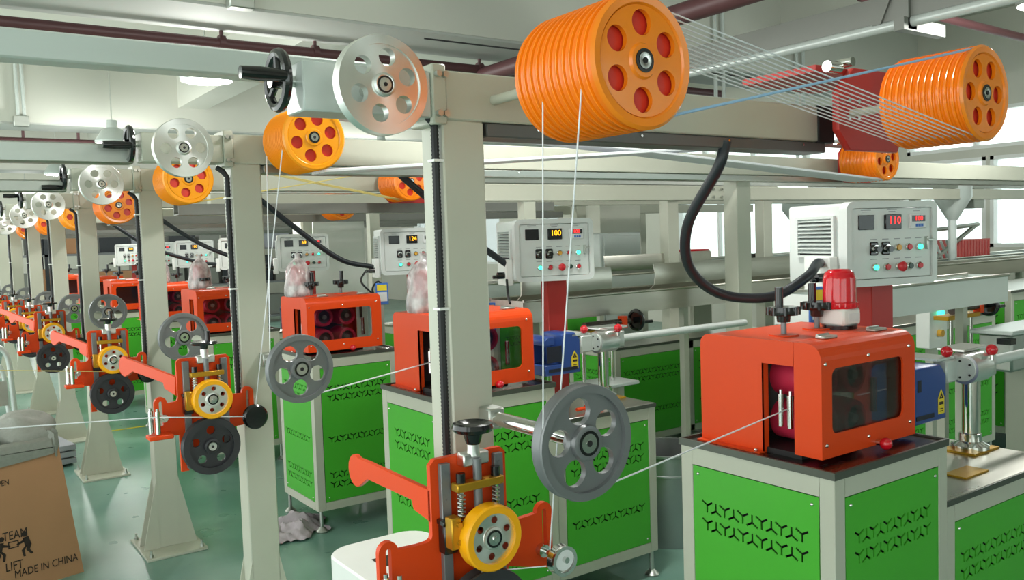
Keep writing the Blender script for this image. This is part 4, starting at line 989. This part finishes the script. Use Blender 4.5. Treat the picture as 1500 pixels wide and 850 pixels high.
for j, (o_, z) in enumerate(((.012, .60), (.016, .64), (.016, .69), (.010, .735), (-.01, .745), (-.03, .72), (-.05, .66), (-.10, .62), (-.2, .60))):
    r_ = []
    per = rrect(-W-.02-o_, ln*.9+o_*1.0, -o_, D+o_, .03+max(0, o_), 13)
    for k, (x, y) in enumerate(per):
        a = k/len(per)*2*PI
        xx = x + (ln*.9)*(0) ; wz = (.012*math.sin(7*a+j)+.008*math.sin(13*a)) * (0 if j == 1 else 1)
        slope = .05*(x+W)/W if j < 2 else 0
        r_.append(t2.verts.new((xx+.004*math.sin(17*a+2*j), y+.004*math.cos(19*a+j), z+wz+slope-.02)))
    rows.append(r_)
for j in range(len(rows)-1):
    for k in range(len(rows[0])): t2.faces.new((rows[j][k], rows[j][(k+1) % len(rows[0])], rows[j+1][(k+1) % len(rows[0])], rows[j+1][k]))
t2.faces.new(rows[-1])
bmesh.ops.recalc_face_normals(t2, faces=t2.faces)
b._add(t2, None, True); part(t, 'woven_liner', b, M['greybag'], 'grey woven liner folded over the rim')
for i, (x, y, rx) in enumerate(((-.17, .2, .16), (-.46, .22, .14))):
    b = B(); b.sph((0, 0, 0), 1, 20, (rx, .2, .10))
    for v in b.bm.verts: v.co += Vector((.012*math.sin(v.co.z*60+v.co.x*30), .012*math.sin(v.co.x*45), .010*math.sin(v.co.y*40+v.co.x*25)))
    o = single('filled_sack', b, M['greybag'], ['grey woven sack bulging at the right of the cardboard box', 'grey woven sack bulging at the left of the cardboard box'][i], 'sack', 'sacks in the box')
    o.location = Matrix.Rotation(yb, 4, 'Z') @ Vector((x, y, 0)) + Vector((.648, 4.717, .715))

# trolley, stool, crate, board at the far left
t = thing('hand_trolley', 'silver tube hand trolley with mesh panel at the left edge', 'trolley', (.0, 7.2, 0))
part(t, 'handle', B().tube(spline([(.62, 0, .05), (.60, 0, .6), (.58, 0, .86), (.50, 0, .95), (.38, 0, .97), (.1, 0, .95)], 8), .019, 12), M['galvpaint'])
part(t, 'handle', B().tube(spline([(.62, .5, .05), (.60, .5, .5), (.58, .5, .7), (.50, .5, .75), (.1, .5, .75)], 8), .017, 12), M['galvpaint'])
part(t, 'platform', B().box(-.3, .62, -.02, .52, .12, .15, .005), M['galvpaint'])
part(t, 'side_panel', B().box(-.1, .57, .0, .012, .5, .68, .003), M['galv'])
for x in (-.2, .55):
    for y in (.02, .48): part(t, 'wheel', B().cyl((x, y, .06), .06, .03, 'Y', 16), M['rubber'])
t = thing('plastic_stool', 'red plastic stool at the left edge behind the cardboard box', 'stool', (.42, 6.4, 0))
part(t, 'seat', B().box(-.15, .15, -.15, .15, .42, .46, .015, seg=2), M['redplastic'])
for x in (-.13, .13):
    for y in (-.13, .13): part(t, 'leg', B().prism([(x-.025, .43), (x+.025, .43), (x*1.2+.02, 0), (x*1.2-.02, 0)], y-.02, y+.02, 'Y'), M['redplastic'])
t = thing('plastic_crate', 'ochre plastic crate at the left edge', 'crate', (.1, 8.3, .0))
b = B(); b.box(-.35, .35, -.2, .2, .45, .47).box(-.35, .35, -.2, -.19, .45, .75).box(-.35, .35, .19, .2, .45, .75).box(.34, .35, -.2, .2, .45, .75).box(-.35, -.34, -.2, .2, .45, .75).box(-.37, .37, -.22, -.19, .72, .77); part(t, 'shell', b, M['yelplastic'])
part(t, 'stand', B().box(-.3, .3, -.15, .15, 0, .45), M['frame'])
t = thing('board_stack', 'flat grey boards stacked on the floor behind the fourth post foot', 'boards', (.72, 7.2, 0), math.radians(8))
for k in range(3): part(t, 'board', B().box(-.4, .25, -.1, .8, .02+k*.05, .06+k*.05, .003), M['board'])
part(t, 'runner', B().box(-.4, .25, 0, .1, 0, .02).box(-.4, .25, .6, .7, 0, .02), M['dark'])
# rag and pot
b = B(); N = 26; t3 = bmesh.new(); g = []
for i in range(N):
    r_ = []
    for j in range(N):
        u, v = i/(N-1)-.5, j/(N-1)-.5; rr = math.hypot(u, v)
        h = max(0, .075*(1-(rr*2)**2))*(.6+.5*math.sin(11*u+3*math.sin(7*v))*math.cos(13*v+2*u)) + .012*abs(math.sin(23*u+9*v))
        a = math.atan2(v, u); k = 1+.18*math.sin(3*a+1)+.1*math.sin(7*a)
        r_.append(t3.verts.new((u*.36*k, v*.42*k, .003+max(0, h))))
    g.append(r_)
for i in range(N-1):
    for j in range(N-1): t3.faces.new((g[i][j], g[i+1][j], g[i+1][j+1], g[i][j+1]))
b._add(t3, None, True)
single('rag', b, M['rag'], 'crumpled pale grey rag on the floor under the third row cabinet', 'rag', None, (1.70, 4.66, 0))
t = thing('metal_pot', 'tall dull aluminium pot on the floor between the cabinets', 'pot', (3.22, 3.2, 0))
part(t, 'body', B().lathe([(0, .004), (.2, 0), (.205, .01), (.205, .46), (.212, .465), (.212, .475), (.2, .475), (.2, .02), (0, .015)], n=40), M['potalu'])
part(t, 'band', B().lathe([(.205, .36), (.209, .362), (.209, .372), (.205, .374)], n=40, closed=True), M['potalu'])

# ================================================================== THINGS IN THE FAR RIGHT AND MIDDLE DISTANCE
def fbox(name, lb, cat, x0, x1, y0, y1, z0, z1, m, bev=.01, parts=None):
    t = thing(name, lb, cat, (x0, y0, 0))
    part(t, 'body', B().box(0, x1-x0, 0, y1-y0, z0, z1, bev), M[m] if isinstance(m, str) else m)
    if z0 > .05: part(t, 'legs', B().box(.02, .06, .02, .06, 0, z0).box(x1-x0-.06, x1-x0-.02, .02, .06, 0, z0).box(.02, .06, y1-y0-.06, y1-y0-.02, 0, z0).box(x1-x0-.06, x1-x0-.02, y1-y0-.06, y1-y0-.02, 0, z0), M['frame'])
    return t
t = fbox('electric_cabinet', 'pale blue grey electric cabinet standing before the concrete column', 'cabinet', 5.58, 6.12, 6.4, 6.78, 0, 1.61, 'galvpaint')
part(t, 'door', B().box(.03, .51, -.02, 0, .06, 1.58, .004), M['galvpaint']); part(t, 'door_handle', B().box(.45, .47, -.04, -.02, .9, 1.05), M['black'])
t = fbox('electric_cabinet', 'white electric cabinet behind the third row control box', 'cabinet', 3.0, 3.55, 7.4, 7.8, 0, 1.86, 'white')
part(t, 'door', B().box(.03, .52, -.02, 0, .06, 1.8, .004), M['white']); part(t, 'door_handle', B().box(.45, .47, -.04, -.02, .9, 1.05), M['black'])
for (x, y, z1, lb) in ((5.1, 5.0, 1.905, 'beige support post in the middle distance, under the third beam'), (6.28, 5.0, 1.905, 'beige support post near the bright opening'), (3.95, 3.33, 1.9, 'beige support post under the second beam, hidden by the control box'), (5.6, 6.75, 1.9, 'beige support post under the fourth beam')):
    t = thing('support_post', lb, 'post', (x, y, 0), 0, 'support posts'); part(t, 'tube', B().box(-.06, .06, -.05, .05, .012, z1-.012, .004), M['frame']); part(t, 'foot_plate', B().box(-.12, .12, -.12, .12, 0, .012), M['frame']); part(t, 'head_plate', B().box(-.08, .08, -.06, .06, z1-.012, z1-.001), M['frame'])
for y, z, lb in ((5.9, 1.86, 'grey service beam between the third and fourth rows'), (7.2, 1.82, 'grey service beam behind the fourth row'), (3.95, 1.80, 'pale service beam behind the second row')):
    t = thing('service_beam', lb, 'beam', (0, y, z), 0, 'service beams')
    xb = 2.4 if y < 5 else 1.7
    part(t, 'beam', B().box(xb, 8.8, -.04, .04, 0, .09, .003), M['frame']); part(t, 'rail', B().box(xb, 8.8, -.03, .03, .1, .13), M['galv'])
    for k in range(6): part(t, 'plate_bolt', B().cyl((4.4+.08*(k % 3), -.045, .02+.05*(k//3)), .01, .01, 'Y', 8), M['chrome'])
    for x in (2.9, 6.9): part(t, 'leg', B().box(x-.04, x+.04, -.03, .03, -z, 0), M['frame'])
t = thing('hopper', 'pale grey hopper high before the bright window', 'hopper', (8.6, 6.2, 1.45))
part(t, 'bin', B().lathe([(.05, 0), (.3, .35), (.3, .6), (.28, .6), (.05, .03)], n=4, mx=Matrix.Rotation(PI/4, 4, 'Z')), M['galvpaint']); part(t, 'stand', B().box(-.05, .05, -.05, .05, -1.45, .02), M['frame'])
t = thing('hopper', 'pale hopper with switch box left of the big window', 'hopper', (7.65, 4.03, 1.62))
part(t, 'bin', B().lathe([(.04, 0), (.16, .2), (.16, .42), (.0, .42)], n=20), M['galvpaint']); part(t, 'switch_box', B().box(.18, .36, -.1, .02, .1, .36, .005), M['galv']); part(t, 'stand', B().cyl((0, 0, -.8), .035, 1.64, n=10), M['galvpaint'])
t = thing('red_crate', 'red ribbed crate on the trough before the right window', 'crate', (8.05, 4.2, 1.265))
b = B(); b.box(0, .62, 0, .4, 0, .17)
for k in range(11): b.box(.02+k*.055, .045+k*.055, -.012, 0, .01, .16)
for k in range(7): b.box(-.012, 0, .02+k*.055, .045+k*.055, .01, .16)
part(t, 'shell', b, M['overlitred'])
t = thing('folding_frame', 'grey folded metal frame leaning beside the red crate', 'frame', (7.65, 4.18, 1.265))
part(t, 'strut', B().tube([(-.1, 0, .27), (.75, 0, .31)], .02, 8), M['galv']); part(t, 'strut', B().tube([(.0, 0, .02), (.7, 0, .30)], .02, 8), M['galv'])
for k in range(6): part(t, 'slat', B().tube([(-.2+.1*k, 0, .01), (-.32+.1*k, .0, .17)], .012, 6), M['galvpaint'])
t = thing('red_basket', 'small red basket on the far trough in the middle opening', 'basket', (6.0, 5.6, 1.28))
part(t, 'shell', B().lathe([(0, 0), (.12, 0), (.16, .15), (.15, .15), (.11, .01), (0, .01)], n=18), M['redplastic']); part(t, 'stand', B().box(-.12, .12, -.12, .12, -1.28, 0), M['frame'])
fbox('tool_case', 'small black case on the trough in the middle opening', 'case', 6.5, 6.75, 5.36, 5.6, 1.24, 1.37, 'black')
t = thing('gearbox', 'grey gearbox with clamp at the right edge above the white tube', 'machine', (4.02, 1.85, .92))
part(t, 'case', B().box(0, .5, 0, .15, 0, .17, .01), M['galv']); part(t, 'cover', B().box(-.04, .54, -.02, .17, .17, .19, .004), M['galvpaint'])
part(t, 'clamp', B().box(-.08, -.03, -.03, .03, .135, .16), M['black']); part(t, 'stand', B().box(.2, .4, .03, .12, -.92, 0), M['frame'])
part(t, 'drain_knob', B().cyl((.3, -.02, .05), .02, .05, 'Y', 10), M['black'])
t = thing('status_lamp', 'small box with green and amber lamps under the bright trough', 'lamp', (4.6, 2.5, .92))
part(t, 'box', B().box(-.09, .09, 0, .08, 0, .24, .004), M['white']); part(t, 'green_lamp', B().cyl((.0, -.012, .19), .02, .024, 'Y', 16), M['ledgreen']); part(t, 'amber_lamp', B().cyl((.0, -.012, .08), .02, .024, 'Y', 16), M['btnamber']); part(t, 'stand', B().box(-.03, .03, .02, .06, -.92, 0), M['frame'])
for i, (x, y) in enumerate(((3.3, 2.1), (3.38, 2.12))):
    single('flexible_pipe', B().tube(spline([(x, y, 1.3), (x+.03, y, 1.15), (x+.12+.05*i, y, 1.02), (x+.2, y, 1.0)], 8), .018, 10, .12), M['greywheel'], ['left grey flexible pipe under the bright trough', 'right grey flexible pipe under the bright trough'][i], 'pipe', 'flexible pipes')

# cable trays slung under the far beams, and a storage rack at the back
for n in range(2, 8):
    t = thing('cable_tray', 'grey cable tray with coloured cables slung under the %s cross beam' % ORD[n], 'cable tray', (1.25, RY[n]+.13, 1.78), 0, 'cable trays')
    L = 4.2 if n > 2 else 2.6
    part(t, 'tray', B().box(0, L, -.05, .05, 0, .006).box(0, L, -.05, -.045, .006, .06).box(0, L, .045, .05, .006, .06), M['trunk'])
    for k, m in enumerate(('labelblue', 'yelplastic', 'rubber')):
        part(t, 'cable', B().cyl((L/2, -.028+.028*k, .02), .012, L-.1, 'X', 8), M[m])
    for x in (.3, L-.3): part(t, 'hanger', B().box(x-.01, x+.01, -.05, -.046, .06, .125), M['galv'])
t = thing('storage_rack', 'dark storage rack full of cartons along the far end of the hall', 'rack', (-1.5, 17.5, 0))
for x in [0, 1.8, 3.6, 5.4, 7.2, 9.0]:
    for y in (0, .7): part(t, 'upright', B().box(x, x+.06, y, y+.06, 0, 2.3), M['hose'])
for z in (.12, .82, 1.52, 2.2): part(t, 'shelf', B().box(.02, 9.04, .0, .76, z, z+.04), M['greywheel'])
rng = random.Random(3); mc = ['card', 'board', 'greybag', 'trunk', 'hose', 'trunk']
for z in (.16, .86, 1.56):
    x = .12
    while x < 8.6:
        w = rng.uniform(.3, .6); h = rng.uniform(.25, .55)
        single('carton', B().box(0, w, 0, .5, 0, h, .004), M[rng.choice(mc)], 'small far carton on the dark storage rack at the hall end', 'carton', 'cartons on the rack', (-1.5+x, 17.62, z+.001)); x += w+rng.uniform(.02, .2)
